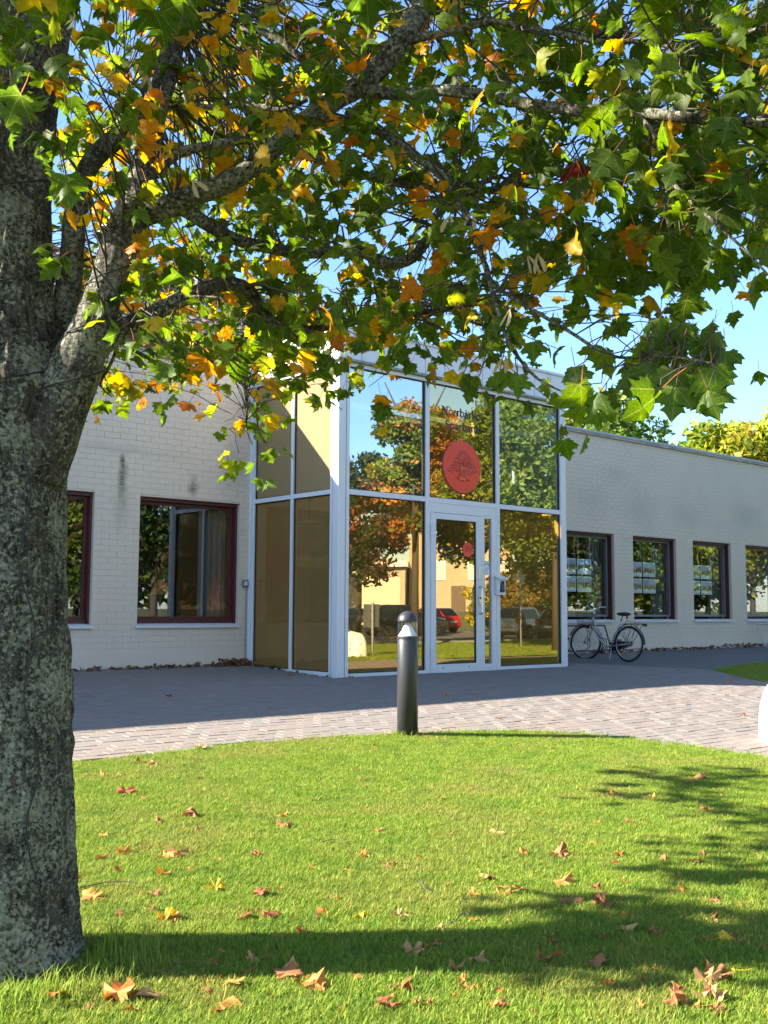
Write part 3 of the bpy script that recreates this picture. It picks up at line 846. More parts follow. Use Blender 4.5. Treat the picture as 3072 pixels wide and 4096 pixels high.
link('handrail', MB().box(.12, 1.1, -.075, -.02, .70, .80), M_sill, ent)
part('inner_post', MB().box(1.16, 1.26, .02, .18, -.05, 2.54), M_inbrick, 0)
part('inner_beam', MB().box(.15, WD - .15, -1.2, -1.08, 3.0, 3.16), mat('pale_green_beam', (.40, .42, .25), .8), 0)
part('inner_column', MB().box(1.45, 1.57, -1.2, -1.08, -.05, 2.999), M_inbrick, 0)
part('inner_column', MB().box(4.2, 4.34, -1.2, -1.08, 3.161, ZF - .031), M_chim, 0)

# ------------------------------------------------------------------ things hung in and on the entrance
# lettering: hand-drawn serif strokes (polyline, width) on a unit body
def arc(cx, cy, rx, ry, a0, a1, n=14):
    return [(cx + rx * math.cos(R(a0 + (a1 - a0) * i / n)), cy + ry * math.sin(R(a0 + (a1 - a0) * i / n))) for i in range(n + 1)]
sf = lambda x, y, w=.15: ([(x - w / 2, y), (x + w / 2, y)], .022)
bowl_b = [(.085, .13)] + arc(.26, .23, .17, .23, 215, 505, 18)
GLY = {
 'N': (.74, [([(.13, 0), (.13, .70)], .035), ([(.12, .69), (.60, .01)], .095), ([(.60, 0), (.60, .70)], .035), sf(.13, .012, .17), sf(.60, .688, .17), sf(.10, .688, .14)]),
 'o': (.50, [(arc(.25, .23, .19, .215, 0, 360, 22), .062)]),
 'r': (.37, [([(.12, 0), (.12, .45)], .078), ([(.13, .34), (.19, .42), (.27, .445), (.34, .42)], .06), sf(.13, .012, .19), sf(.09, .438, .11)]),
 'b': (.51, [([(.10, .0), (.10, .71)], .078), (bowl_b, .06), sf(.065, .70, .10)]),
 'a': (.45, [(arc(.18, .12, .12, .115, 40, 360, 16), .06), ([(.32, .05), (.32, .33), (.27, .42), (.19, .445), (.10, .41), (.08, .35)], .068), ([(.32, .07), (.37, .015), (.42, .03)], .045)]),
 'k': (.49, [([(.11, 0), (.11, .71)], .078), ([(.14, .20), (.36, .43)], .035), ([(.20, .27), (.42, .02)], .085), sf(.11, .012, .17), sf(.42, .012, .15), sf(.36, .438, .15), sf(.075, .70, .10)]),
 'e': (.45, [(arc(.23, .23, .17, .215, -38, -345, 20), .06), ([(.07, .265), (.39, .265)], .03)]),
 'S': (.53, [([(.43, .56), (.37, .66), (.26, .695), (.15, .65), (.11, .55), (.16, .44), (.30, .35), (.40, .25), (.42, .15), (.36, .05), (.24, .01), (.12, .05), (.07, .17)], .07), ([(.435, .68), (.435, .54)], .025), ([(.065, .17), (.065, .02)], .025)]),
 'p': (.51, [([(.11, -.22), (.11, .45)], .078), ([(.09, .35)] + arc(.27, .22, .17, .225, 140, -140, 18) + [(.10, .08)], .06), sf(.11, -.21, .19), sf(.075, .438, .10)]),
 'n': (.52, [([(.11, 0), (.11, .45)], .078), ([(.12, .34), (.20, .42), (.29, .44), (.36, .39), (.385, .28), (.385, 0)], .075), sf(.12, .012, .18), sf(.39, .012, .17), sf(.075, .438, .10)]),
}
GLY['ä'] = (.45, GLY['a'][1] + [([(.12, .58), (.12, .64)], .07), ([(.27, .58), (.27, .64)], .07)])
def glyph_mesh(text, s, th):
    mb = MB(); x = 0
    for ch in text:
        adv, strokes = GLY[ch]
        for pts, w in strokes:
            P = np.array(pts, float); P[:, 0] += x
            T = np.gradient(P, axis=0); T /= np.linalg.norm(T, axis=1)[:, None] + 1e-9
            Nn = np.stack([-T[:, 1], T[:, 0]], 1) * (w * 1.25 + .022) / 2
            A, Bq = (P + Nn) * s, (P - Nn) * s; m = len(P)
            vs = [(a[0], -th, a[1]) for a in A] + [(b[0], -th, b[1]) for b in Bq]
            mb.add(vs, [(i, m + i, m + i + 1, i + 1) for i in range(m - 1)])
        x += adv
    return mb, x * s
M_ink = mat('black_vinyl_lettering', (.012, .012, .014), .45)
def lettering(name, text, ua, ub, zb, s, y, label):
    mb, w = glyph_mesh(text, s, 0.0)
    k = (ub - ua) / w
    mb.v = [(p[0] * k, p[1], p[2]) for p in mb.v]
    o = link(name, mb, M_ink, label=label, cat='lettering')
    o.location = tuple(Bp(ua, -y, zb)); o.rotation_euler = (0, 0, RZB)
    return o
lettering('lettering', 'Norrbärke', 2.16, 3.06, 4.10, .193, yF + .048, 'upper line of large black serif letters on glass above the round red emblem')
lettering('lettering', 'Sparbank', 2.235, 3.055, 3.875, .193, yF + .048, 'lower line of large black serif letters just above the round red emblem')
lettering('lettering', 'Norrbärke', 2.05, 2.50, 1.885, .092, yd + .027, 'upper line of small black serif letters on the glass door')
lettering('lettering', 'Sparbank', 2.09, 2.50, 1.775, .092, yd + .027, 'lower line of small black serif letters on the glass door')

M_logored = mat('glossy_red_enamel', (.80, .065, .03), .35, coat=.2)
M_logorim = mat('pinkish_rim', (.62, .10, .08), .3)
M_logotree = mat('red_relief', (.72, .11, .06), .28, coat=.4)
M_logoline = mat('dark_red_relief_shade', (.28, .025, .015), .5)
def emblem(name, r, label, u, z, y, detail=True):
    e = empty(name, tuple(Bp(u, -y, z)), RZB, label, 'emblem')
    n = 64
    def disc(rad, y0, y1):
        return MB().lathe([(rad, y0), (rad, y1), (rad - .012 * r, y1 - .01 * r)], n, axis='y')
    link('disc', MB().lathe([(r, 0), (r, -.03 * r), (r * .985, -.05 * r)], n, axis='y'), M_logored, e)
    tor = MB(); pts = [(r * .955 * math.cos(2 * math.pi * i / n), -.05 * r, r * .955 * math.sin(2 * math.pi * i / n)) for i in range(n + 1)]
    link('rim', tor.tube(pts, .016 * r, 8), M_logorim, e, smooth=True)
    # broad oak: heavy dome of leaf tufts, short trunk with spreading roots
    cr = MB(); sh = MB(); rq = np.random.default_rng(2)
    tufts = []
    for i in range(400 if detail else 140):
        a = rq.uniform(-1, 1); b = rq.uniform(0, 1)
        half = .86 * (1 - b) ** .55 if b > .12 else .86 * (.75 + b * 2)
        x = a * half * .97; zz = -.20 + b * .84 + .05 * math.sin(9 * a)
        if abs(x) < .16 and zz < -.06: continue
        if any((x - q[0]) ** 2 + (zz - q[1]) ** 2 < .065 ** 2 for q in tufts): continue
        tufts.append((x, zz))
    for (x, zz) in tufts:
        q = rq.uniform(.045, .062)
        vs = [(x * r, -.095 * r, zz * r)]; m = 8
        for k in range(m):
            an = 2 * math.pi * k / m; vs.append(((x + q * math.cos(an)) * r, -.052 * r, (zz + q * .85 * math.sin(an)) * r))
        cr.add(vs, [(0, 1 + k, 1 + (k + 1) % m) for k in range(m)])
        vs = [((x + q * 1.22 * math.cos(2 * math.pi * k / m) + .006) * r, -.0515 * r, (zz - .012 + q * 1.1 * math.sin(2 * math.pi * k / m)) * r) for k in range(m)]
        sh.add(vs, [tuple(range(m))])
    link('oak_crown', cr, M_logotree, e)
    trunk = [(-.10, .05), (-.13, -.22), (-.17, -.38), (-.30, -.47), (-.16, -.46), (-.10, -.53), (-.01, -.48), (.10, -.55), (.17, -.47), (.32, -.50), (.19, -.39), (.14, -.22), (.16, .02), (.05, -.06), (-.02, .04)]
    link('oak_trunk', MB().prism([(x * r, z * r) for x, z in trunk][::-1], -.09 * r, -.0505 * r), M_logotree, e)
    ln = MB()
    for pts in ([(-.13, -.2), (-.17, -.37), (-.31, -.47)], [(.03, -.1), (.04, -.38)], [(.08, -.08), (.12, -.40), (.3, -.49)], [(-.05, -.12), (-.06, -.4)],
                [(-.1, .05), (-.28, .16)], [(.02, .05), (.02, .24)], [(.14, .04), (.3, .2)]):
        ln.tube([(x * r, -.095 * r, z * r) for x, z in pts], .012 * r, 5)
    link('oak_line', ln, M_logoline, e)
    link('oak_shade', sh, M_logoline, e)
    return e
emblem('round_emblem', .437, 'large round red emblem with relief oak tree above the entrance door', 2.613, 3.262, yF + .05)
emblem('round_emblem', .122, 'small round red oak emblem on the glass of the door', 2.735, 1.905, yd + .028, False)
emblem('round_emblem', .30, 'round red emblem on the inner wall behind the brown side glass', .60, 1.70, -.002, False)

# notice on the side light: camera surveillance
nt = empty('surveillance_notice', tuple(Bp(3.19, DV - .046, 1.50)), RZB, 'small white camera surveillance notice on the narrow glass beside the door', 'notice')
M_white = mat('white_print', (.78, .78, .78), .5); M_blue = mat('blue_print', (.03, .09, .28), .5)
link('card', MB().box(-.075, .075, -.002, 0, .0, .235), M_white, nt)
link('blue_frame', MB().box(-.068, -.060, -.0032, -.0021, .115, .228).box(.060, .068, -.0032, -.0021, .115, .228).box(-.06, .06, -.0032, -.0021, .220, .228).box(-.06, .06, -.0032, -.0021, .115, .123), M_blue, nt)
cs = MB()
for sx in (-.033, .033):
    cs.obox((sx, -.0027, .185), (.02, 0, .006 * (1 if sx < 0 else -1)), (0, .0005, 0), (-.003, 0, .010)); cs.obox((sx + (-.006 if sx < 0 else .006), -.0027, .162), (.004, 0, 0), (0, .0005, 0), (0, 0, .013))
link('camera_symbol', cs, M_ink, nt)
tl = MB()
for k, w in enumerate((.045, .05, .03, .055, .04)): tl.box(-.055, -.055 + w * 2, -.003, -.0021, .088 - k * .018, .093 - k * .018)
link('print_line', tl, M_blue, nt)
# red plate and papers inside the side light
link('red_plate', MB().box(-.07, .07, -.004, 0, -.05, .05), M_logored, label='small dark red plate high in the narrow glass beside the door', cat='plate').location = tuple(Bp(3.20, DV - .07, 2.36))
bpy.data.objects['red_plate'].rotation_euler = (0, 0, RZB)
pp = link('paper_note', MB().box(-.09, .09, -.003, 0, -.11, .11), mat('pale_green_paper', (.55, .62, .42), .7), label='pale green paper note stuck high in the right glass bay', cat='paper')
pp.location = tuple(Bp(4.64, DV - .068, 4.35)); pp.rotation_euler = (0, 0, RZB)

# intercom box
ic = empty('intercom', tuple(Bp(3.45, DV + .0, 1.175)), RZB, 'white intercom box with black keypad and small hood right of door', 'intercom')
link('housing', MB().box(-.10, .10, -.055, -.001, .0, .27), M_alu, ic, bevel=.006)
link('hood', MB().add([(-.11, -.001, .32), (.11, -.001, .32), (.12, -.11, .275), (-.12, -.11, .275), (-.11, -.001, .305), (.11, -.001, .305), (.12, -.11, .262), (-.12, -.11, .262)], [(0, 3, 2, 1), (4, 5, 6, 7), (3, 7, 6, 2), (1, 2, 6, 5), (0, 4, 7, 3)]), M_alu, ic)
kp = link('keypad', MB().prism([(-.045, .05), (.06, .05), (.048, .22), (.02, .235), (-.02, .22)], -.075, -.0555), M_gasket, ic)
for r_ in range(4):
    for c_ in range(3): link('key', MB().box(-.022 + c_ * .024, -.004 + c_ * .024, -.079, -.0752, .085 + r_ * .03, .10 + r_ * .03), M_greyplastic, kp)

# ceiling lamp inside, pale disc
lp = empty('ceiling_lamp', tuple(Bp(.75, -.6 + 1.2, 2.33)), RZB, 'flat pale disc lamp hanging inside behind the brown side glass', 'lamp')
link('lamp_shade', MB().lathe([(.02, .05), (.26, .012), (.27, 0), (.26, -.006)], 28), mat('lamp_shade', (.75, .68, .45), .6), lp, smooth=True)
link('cable', MB().tube([(0, 0, .05), (0, 0, 2.25)], .006, 6), M_gasket, lp)

# ------------------------------------------------------------------ posters in the right-hand windows
def pic_mat(i, top, low, blob):
    m = bpy.data.materials.new('printed_photo'); m.use_nodes = True
    n, l = m.node_tree.nodes, m.node_tree.links; b = n['Principled BSDF']; b.inputs['Roughness'].default_value = .35
    t = n.new('ShaderNodeTexCoord'); s = n.new('ShaderNodeSeparateXYZ'); l.new(t.outputs['Generated'], s.inputs[0])
    z = n.new('ShaderNodeTexNoise'); z.noise_dimensions = '4D'; z.inputs['Scale'].default_value = 5; l.new(t.outputs['Generated'], z.inputs['Vector']); z.inputs['W'].default_value = i
    a = n.new('ShaderNodeMath'); a.operation = 'MULTIPLY_ADD'; a.inputs[1].default_value = .5; l.new(z.outputs['Fac'], a.inputs[0]); l.new(s.outputs['Z'], a.inputs[2])
    r = n.new('ShaderNodeValToRGB'); r.color_ramp.interpolation = 'EASE'
    e = r.color_ramp.elements; e[0].position = .45; e[0].color = (*low, 1); e[1].position = .95; e[1].color = (*top, 1)
    x = e.new(.68); x.color = (*blob, 1)
    l.new(a.outputs[0], r.inputs['Fac']); l.new(r.outputs['Color'], b.inputs['Base Color']); return m
tops = [(.35, .5, .75), (.45, .6, .8), (.6, .65, .72), (.4, .42, .55)]
lows = [(.16, .24, .05), (.28, .3, .08), (.35, .28, .12), (.12, .16, .06)]
blobs = [(.35, .08, .06), (.12, .12, .14), (.4, .28, .2), (.08, .14, .05), (.45, .12, .12)]
pics = [pic_mat(i, tops[i % 4], lows[(i * 3) % 4], blobs[i % 5]) for i in range(9)]
M_poster = mat('poster_paper', (.84, .85, .87), .3)
wn_name = ['first window right of the entrance', 'second window right of the entrance', 'third window right of the entrance']
k = 0
PW_, PH_ = .49, .335
for wi, uc in enumerate((8.645, 11.065, 13.47)):
    for (row, zb) in (('upper', 1.72), ('lower', 1.335)):
        for (side, du) in (('nearer', -.27), ('farther', .27)):
            nm = '%s poster %s the entrance, in the %s' % (row, 'nearer' if side == 'nearer' else 'farther from', wn_name[wi])
            p_ = empty('poster', tuple(Bp(uc + du, -.225, zb)), RZB, nm, 'poster', 'posters hung in the windows')
            link('paper', MB().box(-PW_ / 2, PW_ / 2, 0, .004, 0, PH_), M_poster, p_)
            link('printed_photo', MB().box(-PW_ / 2 + .02, -.008, -.002, -.0005, .075, PH_ - .02), pics[k % 9], p_)
            link('printed_photo', MB().box(.008, PW_ / 2 - .02, -.002, -.0005, .075, PH_ - .02), pics[(k * 5 + 3) % 9], p_)
            sc = MB()
            for cx in (-.118, .118):
                pts = [(cx + .1 * math.cos(math.pi * i / 10), .045 + .06 * math.sin(math.pi * i / 10)) for i in range(11)]
                sc.prism([(x, z) for x, z in pts], -.0035, -.0022)
            link('caption_scallop', sc, M_poster, p_)
            tx = MB()
            for j in range(3): tx.box(-.19 + j * .14, -.10 + j * .14, -.0012, -.0004, .02, .028)
            link('print_line', tx, M_greyplastic, p_)
            k += 1
            link('hanger_wire', MB().tube([(-.2, .002, PH_), (-.2, .002, PH_ + (.065 if row == 'lower' else .5))], .002, 4).tube([(.2, .002, PH_), (.2, .002, PH_ + (.065 if row == 'lower' else .5))], .002, 4), M_chrome, p_)
# orange lamp and small things behind the left window
dl_ = empty('table_lamp', tuple(Bp(-.75, -1.6, .78)), RZB, 'table lamp with orange shade inside the left window', 'lamp')
link('lamp_shade', MB().lathe([(.10, .62), (.17, .38)], 20, cap=False), mat('orange_shade', (.75, .25, .06), .8), dl_)
link('lamp_stand', MB().lathe([(.09, 0), (.09, .02), (.015, .04), (.015, .6)], 14), M_greyplastic, dl_)
desk = empty('desk', tuple(Bp(-1.0, -1.7, 0)), RZB, 'pale desk inside the room behind the left window', 'desk')
link('top', MB().box(-.8, .8, -.35, .35, .74, .777), M_sill, desk)
for sx in (-.75, .75):
    for sy in (-.3, .3): link('leg', MB().box(sx - .02, sx + .02, sy - .02, sy + .02, 0, .739), M_greyplastic, desk)
sg = empty('blue_sign', tuple(Bp(-3.25, -.30, .80)), RZB, 'small blue and white sign standing in the leftmost window', 'sign')
link('board', MB().box(-.16, .16, 0, .01, 0, .42), M_blue, sg); link('white_panel', MB().box(-.12, .12, -.003, -.0005, .22, .39), M_white, sg); link('white_panel', MB().box(-.11, -.02, -.003, -.0005, .05, .17), M_white, sg)
# ------------------------------------------------------------------ bollard lamp
BX, BY = 0.23, 9.92
bol = empty('bollard_lamp', (BX, BY, gz(BX, BY)), 0, 'dark grey bollard lamp with domed cap at the lawn edge', 'bollard')
M_bol = mat('graphite_powder_coat', (.045, .046, .049), .42, .35, bump=(700, .05))
link('post', MB().lathe([(.098, -.15), (.098, .915), (.0965, .918)], 48), M_bol, bol, smooth=False)
bpy.data.objects['post'].data.polygons.foreach_set('use_smooth', [len(p.vertices) == 4 for p in bpy.data.objects['post'].data.polygons])
link('collar', MB().lathe([(.0945, .9185), (.0945, .922), (.0985, .924), (.0985, .946), (.096, .948)], 48), M_bol, bol)
link('reflector_cone', MB().lathe([(.094, .9485), (.088, .955), (.055, 1.005), (.033, 1.05), (.022, 1.083)], 40), mat('white_reflector', (.85, .85, .85), .3), bol, smooth=True)
m = bpy.data.materials.new('clear_polycarbonate'); m.use_nodes = True
n_, l_ = m.node_tree.nodes, m.node_tree.links; n_.clear()
oo = n_.new('ShaderNodeOutputMaterial'); tb = n_.new('ShaderNodeBsdfTransparent'); tb.inputs['Color'].default_value = (.96, .97, .97, 1)
gb = n_.new('ShaderNodeBsdfGlossy'); gb.inputs['Roughness'].default_value = .03; fr = n_.new('ShaderNodeLayerWeight'); fr.inputs['Blend'].default_value = .25; mxs = n_.new('ShaderNodeMixShader')
l_.new(fr.outputs['Facing'], mxs.inputs['Fac']); l_.new(tb.outputs['BSDF'], mxs.inputs[1]); l_.new(gb.outputs['BSDF'], mxs.inputs[2]); l_.new(mxs.outputs['Shader'], oo.inputs['Surface'])
link('lens', MB().lathe([(.0955, .9482), (.0955, 1.0838)], 48, cap=False), m, bol, smooth=True)
link('cap', MB().lathe([(.0965, 1.084), (.0965, 1.092)] + [(.0965 * math.cos(R(a)), 1.092 + .092 * math.sin(R(a))) for a in (10, 20, 30, 40, 50, 60, 70, 80, 87)], 48), M_bol, bol, smooth=True)
link('screw', MB().lathe([(.005, 0), (.004, -.003)], 10, (-.012, -.0985, .885), 'y'), M_chrome, bol)

# ------------------------------------------------------------------ painted concrete barriers
def barrier(name, label, P, rz, L=1.15, W=.55, Hh=.78, seed=0):
    e = empty(name, (P[0], P[1], gz(P[0], P[1])), rz, label, 'barrier', 'painted concrete barriers')
    n, mrings = 40, 16; vs = []; fs = []
    for j in range(mrings):
        t = j / (mrings - 1)
        z = Hh * (1 - (1 - t) ** 1.0) ; f = (1 - t ** 4.5) ** (1 / 2.6) if t < 1 else 0
        f = max(f, .02) * (1 + .05 * (1 - t))
        for i in range(n):
            a = 2 * math.pi * i / n; c, s = math.cos(a), math.sin(a); pw_ = .62
            vs.append((f * L / 2 * math.copysign(abs(c) ** pw_, c), f * W / 2 * math.copysign(abs(s) ** pw_, s), z - .03))
    for j in range(mrings - 1):
        for i in range(n):
            k2 = (i + 1) % n; fs.append((j * n + i, j * n + k2, (j + 1) * n + k2, (j + 1) * n + i))
    fs.append(tuple((mrings - 1) * n + i for i in range(n)))
    mm = bpy.data.materials.new('floral_painted_concrete'); mm.use_nodes = True
    nn, ll = mm.node_tree.nodes, mm.node_tree.links; b = nn['Principled BSDF']; b.inputs['Roughness'].default_value = .55
    t = nn.new('ShaderNodeTexCoord'); vo = nn.new('ShaderNodeTexVoronoi'); vo.inputs['Scale'].default_value = 6.5
    ll.new(t.outputs['Object'], vo.inputs['Vector'])
    zn = nn.new('ShaderNodeTexNoise'); zn.inputs['Scale'].default_value = 26; ll.new(t.outputs['Object'], zn.inputs['Vector'])
    a = nn.new('ShaderNodeMath'); a.operation = 'MULTIPLY_ADD'; a.inputs[1].default_value = .5; ll.new(zn.outputs['Fac'], a.inputs[0]); ll.new(vo.outputs['Distance'], a.inputs[2])
    zl = nn.new('ShaderNodeTexNoise'); zl.inputs['Scale'].default_value = 2.3; ll.new(t.outputs['Object'], zl.inputs['Vector'])
    r = nn.new('ShaderNodeValToRGB'); e2 = r.color_ramp.elements
    e2[0].position = .36; e2[0].color = (.42, .08, .09, 1); e2[1].position = .52; e2[1].color = (.83, .81, .76, 1); q = e2.new(.43); q.color = (.55, .22, .2, 1)
    ll.new(a.outputs[0], r.inputs['Fac'])
    msk = nn.new('ShaderNodeMapRange'); msk.inputs['From Min'].default_value = .40; msk.inputs['From Max'].default_value = .47; ll.new(zl.outputs['Fac'], msk.inputs['Value'])
    mx = nn.new('ShaderNodeMixRGB'); mx.inputs['Color1'].default_value = (.85, .84, .80, 1); ll.new(msk.outputs['Result'], mx.inputs['Fac']); ll.new(r.outputs['Color'], mx.inputs['Color2'])
    dz_ = nn.new('ShaderNodeTexNoise'); dz_.inputs['Scale'].default_value = 5; dz_.inputs['Detail'].default_value = 9; ll.new(t.outputs['Object'], dz_.inputs['Vector'])
    dr = nn.new('ShaderNodeMapRange'); dr.inputs['From Min'].default_value = .5; dr.inputs['From Max'].default_value = .75; dr.inputs['To Max'].default_value = .6; ll.new(dz_.outputs['Fac'], dr.inputs['Value'])
    dm_ = nn.new('ShaderNodeMixRGB'); dm_.inputs['Color2'].default_value = (.42, .40, .35, 1); ll.new(dr.outputs['Result'], dm_.inputs['Fac']); ll.new(mx.outputs['Color'], dm_.inputs['Color1'])
    ll.new(dm_.outputs['Color'], b.inputs['Base Color'])
    mb = MB(); mb.v = vs; mb.f = fs
    link('body', mb, mm, e, smooth=True)
    link('lifting_slot', MB().box(-.12, .12, -W / 2 - .03, -W / 2 + .06, .02, .1), M_gasket, e)
    return e
rp_ = ground_at(3018, 2985)
barrier('concrete_barrier', 'white rounded concrete barrier on the sunlit paving at the picture edge', rp_ + np.array([.70, .10, 0]), R(4))
P_, d_ = across(1416, 29.2)
barrier('concrete_barrier', 'white concrete barrier painted with red roses, mirrored in the entrance glass', P_, R(-40))

# ------------------------------------------------------------------ bicycle (local: x forward, z up)
M_tyre = mat('black_rubber', (.012, .012, .013), .8); M_rim = mat('alloy_rim', (.45, .46, .48), .3, 1.0)
M_frame = mat('pinkish_silver_paint', (.50, .45, .45), .35, .4); M_black = mat('black_plastic', (.015, .015, .017), .5)
M_redlens = mat('red_reflector', (.5, .02, .015), .2); M_orange = mat('orange_reflector', (.7, .2, .02), .3)
def bicycle(P, rz, label):
    e = empty('bicycle', tuple(P), rz, label, 'bicycle')
    e.rotation_euler = (R(3), 0, rz)
    rW = .35; XR, XF = 0.0, 1.09
    def wheel(x, turn=0):
        w = empty('wheel'); w.parent = e; w.location = (x, 0, rW); w.rotation_euler = (0, 0, turn)
        c = lambda r, n=48: [(r * math.cos(2 * math.pi * i / n), 0, r * math.sin(2 * math.pi * i / n)) for i in range(n + 1)]
        link('tyre', MB().tube(c(rW - .02), .02, 8), M_tyre, w, smooth=True); link('rim', MB().tube(c(rW - .045), .011, 6), M_rim, w, smooth=True)
        link('hub', MB().lathe([(.028, -.045), (.02, -.03), (.02, .03), (.028, .045)], 14, axis='y'), M_rim, w)
        sp = MB()
        for i in range(28):
            a = 2 * math.pi * i / 28; b = a + (.5 if i % 2 else -.5)
            sp.tube([(.025 * math.cos(b), .03 * (1 if i % 4 < 2 else -1), .025 * math.sin(b)), ((rW - .05) * math.cos(a), 0, (rW - .05) * math.sin(a))], .0013, 4)
        link('spoke', sp, M_rim, w)
        fd = MB(); pts = [((rW + .03) * math.cos(R(a)), 0, (rW + .03) * math.sin(R(a))) for a in range(20 if x > .5 else 5, 215 if x > .5 else 185, 8)]
        A = np.array(pts); vs = []; fs = []
        for q in A: vs += [(q[0], -.03, q[2] - .006), (q[0], -.015, q[2]), (q[0], .015, q[2]), (q[0], .03, q[2] - .006)]
        for i in range(len(A) - 1):
            for k in range(3): fs.append((4 * i + k, 4 * i + k + 1, 4 * i + 4 + k + 1, 4 * i + 4 + k))
        link('mudguard', fd.add(vs, fs), M_black, w, smooth=True)
        return w
    wheel(XR); wheel(XF, R(12))
    BBx, BBz = .44, .29
    head_t, head_b = np.array([.90, 0, .86]), np.array([.94, 0, .70]); seat_t = np.array([.20, 0, .78]); bb = np.array([BBx, 0, BBz])
    fr = MB()
    fr.tube([head_b, (.86, 0, .58), (.74, 0, .42), (.58, 0, .31), bb], .019, 10); fr.tube([head_t + (.0, 0, -.02), (.84, 0, .62), (.70, 0, .47), (.54, 0, .42), (.37, 0, .41)], .015, 10)
    fr.tube([bb, (.38, 0, .40), seat_t], .016, 10); fr.tube([head_t, head_b], .02, 10)
    for s in (-1, 1):
        fr.tube([bb + (0, .03 * s, 0), (0, .055 * s, rW)], .009, 8); fr.tube([(.24, .02 * s, .70), (0, .055 * s, rW)], .008, 8)
    link('frame', fr, M_frame, e, smooth=True)
    fk = MB()
    for s in (-1, 1): fk.tube([head_b, (.96, .045 * s, .64), (1.03, .05 * s, .46), (XF, .05 * s, rW)], .010, 8)
    link('fork', fk, M_frame, e, smooth=True)
    link('seat_post', MB().tube([seat_t, (.165, 0, .90)], .013, 8), M_chrome, e)
    sd_ = MB(); st = [(-.13, .085, .02), (-.09, .10, .035), (-.02, .085, .035), (.05, .045, .03), (.12, .022, .025), (.15, .018, .01)]
    vs, fs = [], []; ns = 12
    for (x, w, h) in st:
        for k in range(ns):
            a = 2 * math.pi * k / ns; vs.append((.15 + x, w * math.cos(a), .93 + h * (1 if math.sin(a) > 0 else 1.3) * math.sin(a)))
    for i in range(len(st) - 1):
        for k in range(ns): fs.append((i * ns + k, i * ns + (k + 1) % ns, (i + 1) * ns + (k + 1) % ns, (i + 1) * ns + k))
    fs += [tuple(range(ns))[::-1], tuple((len(st) - 1) * ns + k for k in range(ns))]
    link('saddle', sd_.add(vs, fs), M_black, e, smooth=True)
    link('rear_reflector', MB().lathe([(.025, 0), (.02, -.02)], 14, (.06, 0, .86), 'x'), M_redlens, e)
    hb = MB(); hb.tube([head_t, (.885, 0, 1.0)], .012, 8)
    for s in (-1, 1): hb.tube([(.885, 0, 1.0), (.93, .08 * s, 1.02), (.90, .18 * s, 1.07), (.80, .26 * s, 1.07), (.70, .29 * s, 1.05)], .011, 8)
    link('handlebar', hb, M_chrome, e, smooth=True)
    for s in (-1, 1): link('grip', MB().tube([(.78, .268 * s, 1.066), (.67, .295 * s, 1.045)], .017, 8), M_black, e)
    for s in (-1, 1): link('brake_lever', MB().tube([(.88, .2 * s, 1.06), (.86, .22 * s, 1.02), (.76, .28 * s, 1.02)], .006, 6), M_black, e)
    bk = MB()
    def ring(z, sx, sy, r): bk.tube([(1.10 - sx, -sy, z), (1.10 + sx, -sy, z), (1.10 + sx, sy, z), (1.10 - sx, sy, z), (1.10 - sx, -sy, z)], r, 5)
    ring(.93, .13, .17, .005); ring(.70, .10, .14, .004)
    for i in range(13):
        f = -1 + 2 * i / 12
        for s in (-1, 1):
            bk.tube([(1.10 + f * .13, s * .17, .93), (1.10 + f * .10, s * .14, .70)], .0018, 4); bk.tube([(1.10 + s * .13, f * .17, .93), (1.10 + s * .10, f * .14, .70)], .0018, 4)
        bk.tube([(1.10 + f * .10, -.14, .70), (1.10 + f * .10, .14, .70)], .0018, 4)
    for z in (.76, .82, .88): q = (z - .70) / .23; ring(z, .10 + .03 * q, .14 + .03 * q, .0018)
    link('basket', bk, M_black, e)
    link('headlamp', MB().lathe([(.015, -.04), (.035, 0), (.035, .03)], 16, (1.02, 0, .66), 'x'), M_black, e)
    rk = MB()
    for s in (-1, 1):
        rk.tube([(.18, .05 * s, .72), (.05, .06 * s, .735), (-.36, .06 * s, .735)], .006, 6); rk.tube([(-.12, .06 * s, .735), (0, .07 * s, rW)], .005, 6); rk.tube([(-.28, .06 * s, .735), (-.02, .075 * s, rW)], .005, 6)
    for x in (.0, -.12, -.24, -.36): rk.tube([(x, -.06, .735), (x, .06, .735)], .005, 6)
    rk.tube([(.14, -.05, .745), (.10, -.05, .80), (.02, -.05, .79), (.0, -.05, .745)], .005, 6)
    link('carrier', rk, M_black, e)
    link('rear_lamp', MB().box(-.40, -.365, -.05, .05, .69, .745), M_black, e, bevel=.01)
    sg_ = MB(); pts = [((rW - .03) * math.cos(R(a)), (rW - .03) * math.sin(R(a)) + rW) for a in range(40, 121, 10)]
    vs = [(x, .07, z) for x, z in pts] + [(.02, .07, .40)]; fs = [(i, i + 1, len(pts)) for i in range(len(pts) - 1)]
    for q in range(0, len(pts)): sg_.tube([(pts[q][0], .07, pts[q][1]), (.02, .07, .40)], .002, 4)
    for f_ in (.4, .6, .8): sg_.tube([(x * f_ + .02 * (1 - f_), .07, z * f_ + .40 * (1 - f_)) for x, z in pts], .002, 4)
    link('skirt_guard', sg_, M_black, e)
    link('chain_guard', MB().prism([(-.05, rW - .04), (-.05, rW + .05), (.40, .40), (.52, .36), (.54, .27), (.48, .2), (.38, .2)], -.06, -.045), M_black, e, bevel=.01)
    for s in (-1, 1):
        cx = BBx + (.11 if s > 0 else -.11); cz = BBz + (-.13 if s > 0 else .13)
        ck = link('crank', MB().tube([(BBx, .07 * s, BBz), (cx, .075 * s, cz)], .010, 6), M_chrome, e)
        link('pedal', MB().box(cx - .045, cx + .045, .085 * s - .035 + .03 * s, .085 * s + .035 + .03 * s, cz - .013, cz + .013), M_black, ck, bevel=.005)
